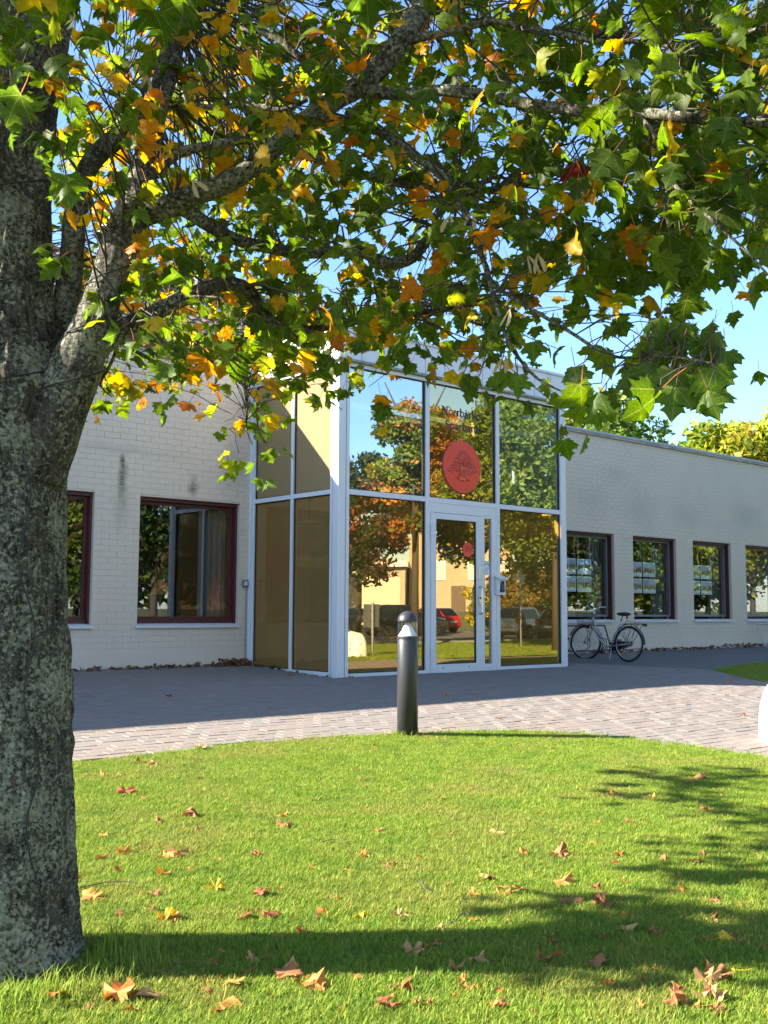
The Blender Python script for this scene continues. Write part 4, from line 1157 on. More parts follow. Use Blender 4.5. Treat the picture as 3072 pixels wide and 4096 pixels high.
    link('kickstand', MB().tube([(.38, .05, .28), (.34, .13, .12), (.30, .20, -.0)], .009, 6), M_chrome, e)
    link('spoke_reflector', MB().box(-.02, .02, -.008, .008, rW - .17, rW - .11), M_orange, e)
    for c in e.children:
        if c.name.startswith('spoke_reflector'): c.location = (.14, 0, -.02)
    return e
Pb = Bp(7.40, 2.02, float(zt_v(2.02)) + .015)
bicycle(Pb, math.atan2(-EV[1], -EV[0]) - R(3), "silver women's bicycle with wire basket parked by the bike rack")

# ------------------------------------------------------------------ bike racks
M_galv = mat('galvanised_steel', (.38, .39, .41), .45, .8); M_darksteel = mat('dark_steel', (.07, .07, .075), .5, .6)
def rack(u, label, L, n, mt, tall):
    e = empty('bike_rack', tuple(Bp(u, .42, float(zt_v(.42)))), RZB, label, 'bike rack', 'bike racks by the wall')
    f = MB()
    f.tube([(-L / 2, 0, .10), (L / 2, 0, .10)], .018, 8); f.tube([(-L / 2, .18, .62), (L / 2, .18, .62)], .018, 8)
    for x in (-L / 2, L / 2): f.tube([(x, -.1, 0.01), (x, .0, .10), (x, .18, .62)], .018, 8)
    link('frame', f, mt, e)
    for i in range(n):
        x = -L / 2 + L * (i + .5) / n; h = tall if i % 2 == 0 else tall - .22
        hp = MB()
        for dx in (-.035, .035): hp.tube([(x + dx, .03, .10), (x + dx, -.06, .18), (x + dx, -.06, h - .12), (x + dx, -.02, h - .03), (x + dx, .10, h)], .009, 6)
        hp.tube([(x - .035, .10, h), (x + .035, .10, h)], .009, 6)
        link('hoop', hp, mt, e)
    return e
rack(7.3, 'dark steel bike rack against the wall behind the bicycle', 3.4, 6, M_darksteel, .60)
rack(16.3, 'pale galvanised bike rack against the wall at the far right', 2.0, 4, M_galv, .62)
# ------------------------------------------------------------------ the maple in front
HALF = [(0, 0), (.14, -.05), (.38, -.10), (.40, .02), (.53, .06), (.47, .17), (.60, .22), (.79, .38), (.62, .42), (.64, .55), (.46, .53), (.30, .50), (.33, .62), (.44, .74), (.27, .78), (.17, .88), (0, 1.10)]
OUT = [(x, y) for x, y in HALF] + [(-x, y) for x, y in HALF[-2:0:-1]]
def leaf_shape(fold=.25, curl=.25, twist=0.0, seed=0, crumple=0.0):
    """unit maple leaf; stalk base at origin, tip along +y, face +z; returns verts, tris"""
    r = np.random.default_rng(seed)
    o = np.array(OUT) * 1.0
    o[:, 0] *= .68; o[:, 1] *= .74
    o += r.normal(0, .012, o.shape); o[0] = (0, 0)
    mid = np.array([[0, .20], [0, .42]])
    pts = np.concatenate([o, mid]); n = len(o)
    z = -fold * np.abs(pts[:, 0]) ** 1.15 * .8 - curl * (np.hypot(pts[:, 0], pts[:, 1] - .25)) ** 2 + twist * pts[:, 0] * pts[:, 1]
    z[n] += .01
    if crumple:
        ang = np.arctan2(pts[:, 1] - .25, pts[:, 0]); rad = np.hypot(pts[:, 0], pts[:, 1] - .25)
        z = z + crumple * rad * (np.sin(3 * ang + r.uniform(0, 6)) * .8 + r.normal(0, .25, len(z)))
        pts = pts * (1 - .35 * crumple * rad[:, None])
    v = np.concatenate([pts, z[:, None]], 1)
    tris = []
    tip = HALF.index((0, 1.10)); cutl = 10; cutr = n - 10
    for i in range(n):
        j = (i + 1) % n
        c = n + 1 if (i >= cutl and j <= cutr and i < cutr) else n
        tris.append((c, i, j))
    tris += [(n, cutl, n + 1), (n + 1, cutr, n)]
    # stalk
    k = len(v); L = .55
    v = np.concatenate([v, [(-.012, 0, 0), (.012, 0, 0), (.010, -L * .6, .05), (-.010, -L * .6, .05), (.009, -L, .14), (-.009, -L, .14)]])
    tris += [(k, k + 1, k + 2), (k, k + 2, k + 3), (k + 3, k + 2, k + 4), (k + 3, k + 4, k + 5)]
    return v, np.array(tris), n + 2
LEAFV = [leaf_shape(*a, seed=i, crumple=cq) for i, (a, cq) in enumerate([((.25, .25, 0), 0), ((.45, .15, .2), .15), ((.1, .45, -.2), .1), ((.6, .3, .1), .25), ((.2, .1, .3), 0), ((.35, .55, 0), .2), ((.8, .7, .3), .3), ((.3, -.3, 0), .15), ((.15, .8, -.3), .1), ((.5, .1, -.4), .35)])]
M_leaf = leaf_mat('maple_leaf', .55, veins=True)

GREEN = [(.068, .116, .010), (.086, .142, .012), (.056, .098, .011), (.104, .158, .012), (.066, .108, .013)]
MIDC = [(.15, .19, .015), (.20, .21, .018), (.12, .165, .015)]
YELL = [(.52, .30, .02), (.54, .26, .016), (.46, .31, .03)]
ORAN = [(.50, .19, .016), (.45, .14, .016), (.42, .21, .024)]
def leaf_colour(yf, r):
    a = r.random()
    if a < yf * .75: c = (YELL if r.random() < .6 else ORAN)
    elif a < yf * .95 + .05: c = MIDC
    else: c = GREEN
    return np.array(c[r.integers(len(c))]) * r.uniform(.8, 1.2)
def frame(t, up):
    t = t / (np.linalg.norm(t) + 1e-9); n = up - (up @ t) * t; n /= np.linalg.norm(n) + 1e-9
    return np.stack([np.cross(t, n), t, n], 1)      # columns x,y,z
def rand_leaf_frame(r, droop=(.05, 1.1), out=None):
    a = r.uniform(0, 2 * math.pi)
    h = np.array([math.cos(a), math.sin(a), 0])
    if out is not None: h = h * .7 + out
    t = h + np.array([0, 0, -r.uniform(*droop)])
    up = np.array([0, 0, 1.0]) + r.normal(0, .55, 3)
    return frame(t, up)

# --- limbs: photo position, distance and radius along each
def limb(pts):
    return np.array([at(px, py, d) for px, py, d, r in pts]), np.array([r for *_, r in pts])
def dense(P, rad, step=.03):
    """Catmull-Rom resample"""
    Q, Rr = [], []
    for i in range(len(P) - 1):
        p0, p1, p2, p3 = P[max(i - 1, 0)], P[i], P[i + 1], P[min(i + 2, len(P) - 1)]
        n = max(2, int(np.linalg.norm(p2 - p1) / step))
        for k in range(n):
            t = k / n
            Q.append(.5 * ((2 * p1) + (-p0 + p2) * t + (2 * p0 - 5 * p1 + 4 * p2 - p3) * t * t + (-p0 + 3 * p1 - 3 * p2 + p3) * t ** 3)); Rr.append(rad[i] + (rad[i + 1] - rad[i]) * t)
    Q.append(P[-1]); Rr.append(rad[-1])
    return np.array(Q), np.array(Rr)
TD = 3.95
TRUNK = [(45, 3990, TD, .265), (40, 3850, TD, .246), (36, 3650, TD, .238), (35, 3200, TD, .232), (26, 2700, TD, .230), (8, 2200, TD, .225), (4, 1850, 3.97, .235), (25, 1600, 3.98, .245), (20, 1350, 4.0, .195), (20, 950, 4.05, .172), (40, 600, 4.1, .165), (85, 300, 4.15, .155), (150, 40, 4.2, .15), (230, -300, 4.3, .13), (300, -800, 4.4, .10), (330, -1500, 4.5, .06)]
LIMBS = {
 'fork': [(120, 1900, 3.93, .13), (210, 1680, 3.92, .115), (300, 1480, 3.92, .10), (380, 1280, 3.93, .078), (430, 1130, 3.95, .068), (490, 950, 3.98, .070), (545, 820, 4.0, .066), (570, 690, 4.05, .055), (605, 560, 4.1, .045), (640, 430, 4.2, .035), (700, 250, 4.3, .026), (760, -60, 4.5, .018)],
 'mid': [(190, 1620, 4.05, .10), (235, 1400, 4.10, .075), (262, 1250, 4.12, .060), (285, 1060, 4.14, .047), (303, 850, 4.16, .043), (350, 680, 4.2, .042), (420, 590, 4.22, .042), (510, 525, 4.25, .044), (600, 455, 4.3, .046), (646, 337, 4.32, .044), (675, 217, 4.36, .04), (700, 60, 4.4, .036), (730, -200, 4.5, .03)],
 'lit': [(545, 850, 4.0, .062), (640, 835, 3.97, .046), (760, 785, 3.95, .040), (900, 735, 3.93, .039), (1010, 668, 3.92, .037), (1130, 560, 3.92, .038), (1250, 470, 3.92, .042), (1340, 395, 3.92, .044), (1430, 345, 3.92, .046), (1520, 270, 3.92, .045), (1600, 170, 3.92, .045), (1660, 70, 3.94, .042), (1720, -60, 4.0, .04), (1850, -400, 4.1, .03)],
 'b2': [(1420, 350, 3.92, .034), (1530, 372, 3.9, .026), (1640, 375, 3.85, .023), (1760, 362, 3.8, .022), (1880, 372, 3.75, .024), (2000, 395, 3.7, .022), (2150, 420, 3.6, .021), (2300, 440, 3.5, .020), (2550, 450, 3.35, .019), (2800, 475, 3.2, .017), (3080, 495, 3.1, .014), (3400, 520, 3.0, .008)],
 'b3': [(590, 700, 4.05, .035), (700, 620, 4.02, .022), (820, 585, 4.02, .018), (990, 560, 4.05, .018), (1090, 580, 4.1, .017), (1250, 630, 4.15, .017), (1420, 690, 4.2, .018), (1620, 735, 4.3, .020), (1790, 755, 4.4, .018), (1900, 762, 4.4, .016), (2060, 745, 4.4, .012), (2250, 690, 4.4, .010), (2420, 705, 4.4, .006)],
 'b4': [(690, 810, 3.97, .034), (760, 850, 4.0, .030), (850, 910, 4.05, .027), (950, 960, 4.1, .025), (1070, 990, 4.15, .024), (1200, 1012, 4.2, .023), (1330, 1008, 4.25, .023), (1430, 1000, 4.3, .024), (1500, 1035, 4.3, .024), (1570, 1055, 4.32, .025), (1650, 1030, 4.35, .024), (1715, 950, 4.4, .020), (1755, 865, 4.4, .017), (1785, 770, 4.4, .015)],
 'b5': [(400, 1380, 3.93, .05), (500, 1310, 3.93, .036), (600, 1260, 3.95, .032), (720, 1200, 3.98, .031), (840, 1150, 4.02, .030), (930, 1135, 4.05, .028), (1000, 1165, 4.1, .026), (1045, 1240, 4.15, .023), (1100, 1300, 4.2, .019), (1180, 1315, 4.3, .015), (1290, 1312, 4.4, .015), (1420, 1285, 4.45, .015), (1560, 1275, 4.5, .013), (1700, 1248, 4.5, .012), (1800, 1238, 4.5, .010), (1880, 1285, 4.5, .007), (1990, 1320, 4.5, .004)],
 'b6': [(1390, 450, 3.92, .024), (1470, 490, 3.9, .020), (1560, 550, 3.88, .019), (1640, 610, 3.85, .019), (1725, 668, 3.82, .017), (1790, 730, 3.8, .014), (1825, 800, 3.76, .011), (1870, 870, 3.72, .010), (1900, 950, 3.7, .010), (1935, 1045, 3.66, .010), (1962, 1135, 3.62, .009), (1985, 1225, 3.6, .009), (2010, 1305, 3.58, .008), (2037, 1375, 3.55, .007), (2085, 1445, 3.52, .006), (2150, 1515, 3.5, .005), (2260, 1572, 3.45, .003)],
 'b8': [(2540, 450, 3.35, .010), (2600, 515, 3.3, .008), (2640, 580, 3.25, .007), (2657, 650, 3.22, .006), (2653, 736, 3.2, .006), (2658, 820, 3.18, .005), (2675, 910, 3.15, .004)],
 'b9': [(1600, 175, 3.92, .025), (1680, 150, 3.9, .017), (1800, 130, 3.85, .015), (1905, 98, 3.8, .014), (2000, 87, 3.75, .012), (2105, 114, 3.7, .011), (2300, 146, 3.6, .010), (2420, 168, 3.55, .009), (2570, 168, 3.5, .008), (2760, 205, 3.4, .005)],
 'b10': [(2560, 450, 3.35, .010), (2620, 336, 3.3, .009), (2715, 236, 3.25, .008), (2830, 173, 3.2, .007), (2990, 131, 3.1, .006), (3200, 40, 3.0, .004)],
 'b11': [(1962, 1135, 3.62, .008), (2050, 1190, 3.6, .007), (2140, 1245, 3.55, .007), (2300, 1340, 3.45, .006), (2390, 1400, 3.38, .006), (2480, 1430, 3.3, .005), (2600, 1425, 3.2, .005), (2730, 1432, 3.12, .004), (2870, 1460, 3.05, .003)],
 'b12': [(520, 1300, 3.95, .014), (640, 1370, 4.1, .010), (760, 1420, 4.25, .009), (880, 1460, 4.4, .008), (960, 1490, 4.5, .007), (985, 1560, 4.55, .006), (988, 1640, 4.58, .004), (986, 1720, 4.6, .003), (1010, 1780, 4.62, .002)],
 'b13': [(400, 1380, 3.95, .012), (470, 1365, 4.0, .008), (545, 1407, 4.1, .007), (640, 1455, 4.2, .006), (760, 1480, 4.3, .004)],
 'b14': [(430, 1370, 3.95, .009), (463, 1400, 4.0, .007), (430, 1480, 4.05, .006), (400, 1540, 4.1, .004), (450, 1590, 4.1, .002)],
 'b15': [(1240, 480, 3.92, .018), (1330, 395, 4.0, .018), (1260, 300, 4.0, .017), (1180, 210, 4.0, .015), (1100, 150, 4.0, .012), (960, 110, 4.1, .008)],
 'b16': [(1330, 395, 3.92, .016), (1450, 300, 3.85, .013), (1475, 180, 3.8, .011), (1490, 70, 3.75, .010), (1520, -60, 3.7, .008)],
 'b17': [(2657, 700, 3.2, .007), (2760, 800, 3.1, .006), (2870, 900, 3.0, .005), (2990, 1010, 2.95, .004), (3072, 1100, 2.9, .003)],
 'b18': [(700, 420, 4.3, .016), (850, 430, 4.2, .013), (1000, 420, 4.15, .012), (1120, 440, 4.1, .010), (1230, 400, 4.05, .008)],
}
maple = empty('maple_tree', (at(45, 3990, TD)[0], TD, gz(at(45, 3990, TD)[0], TD)), 0, 'large maple with lichen-covered trunk and green to orange leaves beside the lawn', 'tree')
MLOC = np.array(maple.location)
def bark_mat():
    m = bpy.data.materials.new('lichen_bark'); m.use_nodes = True
    n, l = m.node_tree.nodes, m.node_tree.links; b = n['Principled BSDF']; b.inputs['Roughness'].default_value = .9; b.inputs['Specular IOR Level'].default_value = .2
    t = n.new('ShaderNodeTexCoord')
    mp = n.new('ShaderNodeMapping'); mp.inputs['Scale'].default_value = (1, 1, .28); l.new(t.outputs['Object'], mp.inputs['Vector'])
    z1 = n.new('ShaderNodeTexNoise'); z1.inputs['Scale'].default_value = 52; z1.inputs['Detail'].default_value = 7; l.new(mp.outputs['Vector'], z1.inputs['Vector'])
    r1 = n.new('ShaderNodeValToRGB'); e = r1.color_ramp.elements; e[0].position = .36; e[0].color = (.020, .016, .013, 1); e[1].position = .66; e[1].color = (.115, .092, .074, 1)
    l.new(z1.outputs['Fac'], r1.inputs['Fac'])
    zb = n.new('ShaderNodeTexNoise'); zb.inputs['Scale'].default_value = 5.5; zb.inputs['Detail'].default_value = 3; l.new(t.outputs['Object'], zb.inputs['Vector'])
    zs = n.new('ShaderNodeTexNoise'); zs.inputs['Scale'].default_value = 62; zs.inputs['Detail'].default_value = 10; zs.inputs['Roughness'].default_value = .8; l.new(t.outputs['Object'], zs.inputs['Vector'])
    a = n.new('ShaderNodeMath'); a.operation = 'MULTIPLY_ADD'; a.inputs[1].default_value = .34; l.new(zb.outputs['Fac'], a.inputs[0]); l.new(zs.outputs['Fac'], a.inputs[2])
    k = n.new('ShaderNodeMapRange'); k.inputs['From Min'].default_value = .635; k.inputs['From Max'].default_value = .675; l.new(a.outputs[0], k.inputs['Value'])
    zc = n.new('ShaderNodeTexNoise'); zc.inputs['Scale'].default_value = 60; zc.inputs['Detail'].default_value = 5; l.new(t.outputs['Object'], zc.inputs['Vector'])
    r2 = n.new('ShaderNodeValToRGB'); e = r2.color_ramp.elements; e[0].position = .35; e[0].color = (.13, .125, .085, 1); e[1].position = .7; e[1].color = (.31, .30, .225, 1)
    l.new(zc.outputs['Fac'], r2.inputs['Fac'])
    mx = n.new('ShaderNodeMixRGB'); l.new(k.outputs['Result'], mx.inputs['Fac']); l.new(r1.outputs['Color'], mx.inputs['Color1']); l.new(r2.outputs['Color'], mx.inputs['Color2'])
    l.new(mx.outputs['Color'], b.inputs['Base Color'])
    h = n.new('ShaderNodeMath'); h.operation = 'ADD'; l.new(z1.outputs['Fac'], h.inputs[0])
    hk = n.new('ShaderNodeMath'); hk.operation = 'MULTIPLY'; hk.inputs[1].default_value = .5; l.new(k.outputs['Result'], hk.inputs[0]); l.new(hk.outputs[0], h.inputs[1])
    bp = n.new('ShaderNodeBump'); bp.inputs['Strength'].default_value = .9; bp.inputs['Distance'].default_value = .012; l.new(h.outputs[0], bp.inputs['Height']); l.new(bp.outputs['Normal'], b.inputs['Normal'])
    return m
M_bark = bark_mat()
M_twig = mat('twig_bark', (.045, .034, .026), .85, noise=(30, .7, (.11, .10, .08)))
def bark_tube(P, rad, n, step, amp, flare=0):
    Q, Rr = dense(P, rad, step)
    mb = MB().tube(Q, Rr, n)
    V = np.array(mb.v); m = len(Q)
    for i in range(m):
        for k in range(n):
            p = V[i * n + k]; c = Q[i]; d = p - c
            r0 = np.linalg.norm(d) + 1e-9; dn = d / r0
            a = 2 * math.pi * k / n
            q = Vector((math.cos(a) * r0 * 26, math.sin(a) * r0 * 26, p[2] * 4.2))
            f = abs(mnoise.noise(q)) * -1.5 + .35 + mnoise.noise(q * 2.6) * .45
            g = mnoise.noise(Vector((math.cos(a) * 1.3, math.sin(a) * 1.3, p[2] * 2.2))) * r0 * .05
            root = 0
            if flare: root = max(0, (flare - (p[2] - P[0][2])) / flare) ** 2 * r0 * .16 * max(0, math.sin(5 * a + 1.0))
            V[i * n + k] = c + dn * (r0 + f * amp * min(1, r0 / .1) + g + root)
    mb.v = [tuple(p) for p in V]
    return mb
def local(mb):
    mb.v = [tuple(np.array(p) - MLOC) for p in mb.v]; return mb
Pt, Rt = limb(TRUNK)
Pt[0] = Pt[0] * 1.0
link('trunk', local(bark_tube(Pt, Rt, 128, .010, .020, .45)), M_bark, maple, smooth=True)
BR_PTS, BR_R = [], []
for nm, pts in LIMBS.items():
    P, r_ = limb(pts)
    big = r_.max() > .05
    link('limb' if big else 'branch', local(bark_tube(P, r_, 36 if big else 14, .016 if big else .03, .010 if big else .004)), M_bark, maple, smooth=True)
    Q, Rr = dense(P, r_, .08)
    BR_PTS.append(Q); BR_R.append(Rr)
# boughs that leave the picture: towards the left, the back and over the camera
EXTRA = [[(-1.5, 4.0, 2.3, .10), (-2.1, 4.3, 2.7, .07), (-2.9, 4.8, 3.2, .05), (-3.9, 5.4, 3.8, .03), (-5.0, 6.2, 4.4, .015)],
         [(-1.5, 4.0, 2.6, .09), (-2.0, 3.4, 3.1, .06), (-2.6, 2.6, 3.7, .045), (-3.3, 1.6, 4.2, .03), (-3.9, .6, 4.6, .015)],
         [(-1.36, 4.28, 3.7, .08), (-.9, 3.3, 4.0, .06), (-.3, 2.4, 4.0, .045), (.4, 1.4, 4.1, .03), (1.2, .5, 4.0, .015)],
         [(-1.34, 4.3, 3.9, .08), (-.2, 4.0, 4.3, .06), (1.0, 3.6, 4.5, .045), (2.3, 3.2, 4.4, .03), (3.5, 2.9, 4.2, .012)],
         [(-1.34, 4.35, 4.0, .08), (-1.0, 5.4, 5.2, .06), (-.6, 6.6, 6.2, .04), (0, 7.8, 7.0, .02)],
         [(-1.3, 4.4, 4.4, .07), (-.9, 4.6, 5.2, .05), (-.6, 4.7, 6.2, .03), (-.4, 4.8, 7.2, .015)],
         [(-1.9, 4.3, 2.6, .03), (-2.4, 5.2, 2.5, .022), (-2.8, 6.2, 2.4, .015), (-2.9, 7.0, 2.35, .008)]]
for pts in EXTRA:
    A = np.array(pts); P, r_ = A[:, :3], A[:, 3]
    link('branch', local(bark_tube(P, r_, 12, .06, .004)), M_bark, maple, smooth=True)
    Q, Rr = dense(P, r_, .1); BR_PTS.append(Q); BR_R.append(Rr)
BRP = np.concatenate(BR_PTS); BRR = np.concatenate(BR_R)

# --- leaf cover of the crown as seen in the photo: 24 x 15 cells of 128 px
COVER = ['543548888888888877778899', '545658889888788777778899', '546779999988888887788889', '446889999988888875568889', '337878999988888887578999', '017878899988989886578999', '017865788888568876689998', '007777889957358887789987', '006788875332568787779985', '002788889888899977755712', '001999999999888866455500', '001778898776554643057820', '001541454321000110002510', '000000253000000000200000', '000000021000000000100000']
YELLOW = ["117885554443433322222211", "113446655554543322221111", "114446655444443322221111", "115556655544343322221111", "116687644443333323222111",
          "116644344333333222222112", "115432222222233332222112", "114322222222222344422113", "114334532333355654422113", "113333333335555665422111",
          "112433322345445533312111", "116643345554454422111111", "116653765554445421111111", "111111665411111111111111", "111111161111111111111111"]
rl = np.random.default_rng(21)
def depth_for(px, py):
    if px < 250: return rl.uniform(2.9, 3.4) if py < 700 else rl.uniform(4.4, 5.6)
    if px < 1100: return rl.uniform(4.2, 6.8) if rl.random() < .92 else rl.uniform(3.5, 3.9)
    if px < 2000: return rl.uniform(4.2, 5.8) if rl.random() < .8 else rl.uniform(3.5, 4.1)
    if px < 2450: return rl.uniform(3.5, 4.9)
    return rl.uniform(2.9, 4.3) if py < 1100 else rl.uniform(3.2, 4.4)
clusters = []
for j in range(15):
    for i in range(24):
        c = int(COVER[j][i]) / 10.0
        if c == 0: continue
        need = -math.log(1 - min(c, .93)) * 1.12
        area = 0
        while area < need * 128 * 128:
            px, py = (i + rl.random()) * 128, (j + rl.random()) * 128
            d = depth_for(px, py)
            k = rl.integers(3, 6)
            clusters.append((px, py, d, k, int(YELLOW[j][i]) / 10.0 * (.95 if i < 9 else .72)))
            area += k * .46 * ((.094 if px < 2200 else .108) / d * FPX) ** 2 * .60
# a margin of foliage just above and beside the frame
for i in range(26):
    for q in range(5): clusters.append((-100 + i * 128 + rl.uniform(0, 128), rl.uniform(-420, -20), depth_for(i * 128, 0) + .1, rl.integers(3, 6), .25))
for q in range(46): clusters.append((rl.uniform(3072, 3500), rl.uniform(-100, 1150), rl.uniform(2.7, 3.6), rl.integers(3, 6), .15))
leaves = []        # (pos, frame, size, colour, px, py)
twigs = []
for (px, py, d, k, yf) in clusters:
    c0 = at(px, py - (45 if px < 2000 or py < 1100 else 80), d)
    dd = np.linalg.norm(BRP - c0, axis=1) + .6 * np.maximum(0, c0[2] - BRP[:, 2] - .3)
    b = int(rl.choice(np.argsort(dd)[:8])); root = BRP[b]
    outw = c0 - root; ol = np.linalg.norm(outw)
    tw_end = c0 + np.array([0, 0, .05])
    midp = root * .5 + tw_end * .5 + np.array([rl.normal() * .06, rl.normal() * .06, .10 * ol + .02])
    if ol < 1.9: twigs.append((root, midp, tw_end, min(.0055, max(.0022, BRR[b] * .4))))
    for q in range(k):
        pos = c0 + rl.normal(0, .062, 3)
        oo = outw / (ol + .01) * .5
        leaves.append((pos, rand_leaf_frame(rl, (.1, 1.5), oo), min(.16, .068 + rl.gamma(2.0, .0135)) * (1.2 if px > 2200 else 1), leaf_colour(yf, rl)))
n_view = len(leaves)
# --- the rest of the crown, out of the picture; it must leave the middle of the lawn in the sun
def sun_spot(P):
    s = np.array(SUNDIR); t = (P[2] + .42) / -s[2]; return P + s * t
ZONES = [[(2480, 3120), (2800, 3085), (3080, 3090), (3080, 3320), (2900, 3270), (2620, 3190)], [(2820, 3370), (3080, 3350), (3080, 3410), (2900, 3410)], [(2640, 3480), (3080, 3440), (3080, 3540), (2760, 3530)],
         [(2050, 3700), (2350, 3660), (2600, 3590), (3080, 3560), (3080, 3960), (2500, 3950), (2250, 3900), (2500, 3820), (2100, 3740)]]
cnt = 0
cl_out = []
for q in range(20000):
    if cnt > 760: break
    p = np.array([rl.normal(-2.0, 2.4), rl.normal(3.8, 2.6), rl.uniform(2.6, 7.6)])
    e = ((p[0] + 1.0) / 5.2) ** 2 + ((p[1] - 4.0) / 5.0) ** 2 + ((p[2] - 4.9) / 3.0) ** 2
    if e > 1 or e < .12: continue
    pr = project(p)
    if pr is not None and -60 < pr[0] < 3130 and -60 < pr[1] < 4200: continue
    if np.linalg.norm(p - np.array([0, 0, HC])) < 1.7: continue
    g = sun_spot(p); pg = project(g)
    if pg is not None and -300 < pg[0] < 3300 and 2500 < pg[1] < 4400 and rl.random() < .995: continue
    if p[0] < -1.6 and 4.3 < p[1] < 8 and p[2] < 4.2 and rl.random() < .6: continue
    cl_out.append(p); cnt += 1
for zi, zone in enumerate(ZONES):  # unseen sprays added up-sun so their shadows fall on these lawn patches
    xs_ = [p[0] for p in zone]; ys_ = [p[1] for p in zone]
    npt = [24, 4, 7, 26][zi]; k = 0
    while k < npt:
        px, py = rl.uniform(min(xs_), max(xs_)), rl.uniform(min(ys_), max(ys_))
        if not inside(zone, px, py): continue
        g = ground_at(px, py)
        t = (rl.uniform(4.6, 6.2)) / abs(SUNDIR[0])
        p = g - np.array(SUNDIR) * t
        pr = project(p)
        if pr is not None and pr[0] > -150 and pr[1] > -100: t *= 1.25; p = g - np.array(SUNDIR) * t
        cl_out.append(p); k += 1
for p in cl_out:
    b = int(np.argmin(np.linalg.norm(BRP - p, axis=1))); root = BRP[b]
    ol = np.linalg.norm(p - root)
    if ol < 3.0: twigs.append((root, root * .5 + p * .5 + np.array([0, 0, .1 * ol]), p, .004))
    for q in range(6): leaves.append((p + rl.normal(0, .10, 3), rand_leaf_frame(rl), rl.uniform(.125, .19), leaf_colour(.25, rl)))
# the large drooping leaves at the end of the lowest right-hand spray
for (px, py, d, s) in [(2325, 1540, 3.1, .20), (2395, 1575, 3.1, .13), (2300, 1470, 3.2, .13), (2640, 1560, 3.0, .20), (2705, 1550, 3.0, .15), (2560, 1450, 3.2, .14), (2650, 1410, 3.2, .15), (2720, 1400, 3.2, .14), (2820, 1370, 3.1, .15), (2850, 1470, 3.05, .20), (2900, 1400, 3.1, .13), (2775, 1500, 3.1, .14), (2600, 1370, 3.2, .14),
                       (2500, 1510, 3.2, .10), (2590, 1480, 3.1, .12), (2790, 1340, 3.2, .13), (2680, 1340, 3.2, .13), (2860, 1330, 3.1, .14), (2730, 1290, 3.2, .14), (2640, 1270, 3.2, .13), (2830, 1560, 3.0, .14), (2690, 1480, 3.1, .16), (2420, 1410, 3.3, .13), (1850, 1500, 3.9, .13), (1890, 1540, 3.9, .12), (2000, 1480, 3.7, .12), (2070, 1500, 3.6, .13)]:
    tipd = np.array([rl.normal() * .35, rl.normal() * .25, -1.0]); nr = np.array([rl.normal() * .45, -1.0, .25 + rl.normal() * .3])
    leaves.append((at(px, py, d), frame(tipd, nr), s * .88, np.array(GREEN[rl.integers(5)]) * rl.uniform(.95, 1.3)))
    b = int(np.argmin(np.linalg.norm(BRP - at(px, py, d), axis=1))); q = at(px, py, d); twigs.append((BRP[b], (BRP[b] + q) / 2 + np.array([0, 0, .05]), q, .003))
# one dark red leaf caught in the crown
leaves.append((at(2305, 640, 3.6), frame(np.array([.3, -.2, -1.0]), np.array([0, -1.0, .2])), .15, np.array([.20, .02, .015])))
# split: the 300 that show largest become parts of their own, the rest one mass
def show(i):
    pos, fr, s, c = leaves[i]; q = project(pos)
    if q is None or not (0 < q[0] < 3072 and 0 < q[1] < 2000): return 0
    v = pos - np.array([0, 0, HC]); d = np.linalg.norm(v)
    return s * s / d ** 2 * abs(fr[:, 2] @ (v / d))
order = sorted(range(len(leaves)), key=lambda i: -show(i))
singles = set(order[:300])
var = {}
def leaf_variant(kind, col):
    key = (kind, tuple(np.round(col / np.array([.05, .05, .02])).astype(int)))
    if key not in var:
        v, t, nb = LEAFV[kind]
        cc = np.tile(col, (len(v), 1)); cc[nb:] = (.22, .10, .05)
        me = mesh_np('leaf', v, t.ravel(), 3, cc, True, v); me.materials.append(M_leaf); var[key] = me
    return var[key]
V, F, C, LPs, nv = [], [], [], [], 0
for i, (pos, fr, s, col) in enumerate(leaves):
    kind = int(rl.integers(len(LEAFV)))
    if i in singles:
        o = bpy.data.objects.new('leaf', leaf_variant(kind, col)); COL.objects.link(o); o.parent = maple
        Mx = Matrix([[*(fr[r_] * s), pos[r_] - MLOC[r_]] for r_ in range(3)] + [[0, 0, 0, 1]])
        o.matrix_local = Mx
    else:
        v, t, nb = LEAFV[kind]
        V.append((v * s) @ fr.T + pos - MLOC); F.append(t.ravel() + nv); nv += len(v)
        cc = np.tile(col, (len(v), 1)); cc[nb:] = (.22, .10, .05); C.append(cc); LPs.append(v)
me = mesh_np('foliage', np.concatenate(V), np.concatenate(F), 3, np.concatenate(C), True, np.concatenate(LPs)); me.materials.append(M_leaf)
link('foliage', me, None, maple, kind='stuff')
tm = MB()
for (a, m_, b, r_) in twigs:
    ts = np.linspace(0, 1, 6)[:, None]
    Q = a * (1 - ts) ** 2 + 2 * m_ * ts * (1 - ts) + b * ts ** 2
    Q[1:-1] += rl.normal(0, .012, (4, 3))
    tm.tube(Q - MLOC, np.linspace(r_, .0016, 6), 5, False)
link('twig', tm, M_twig, maple, smooth=True, kind='stuff')
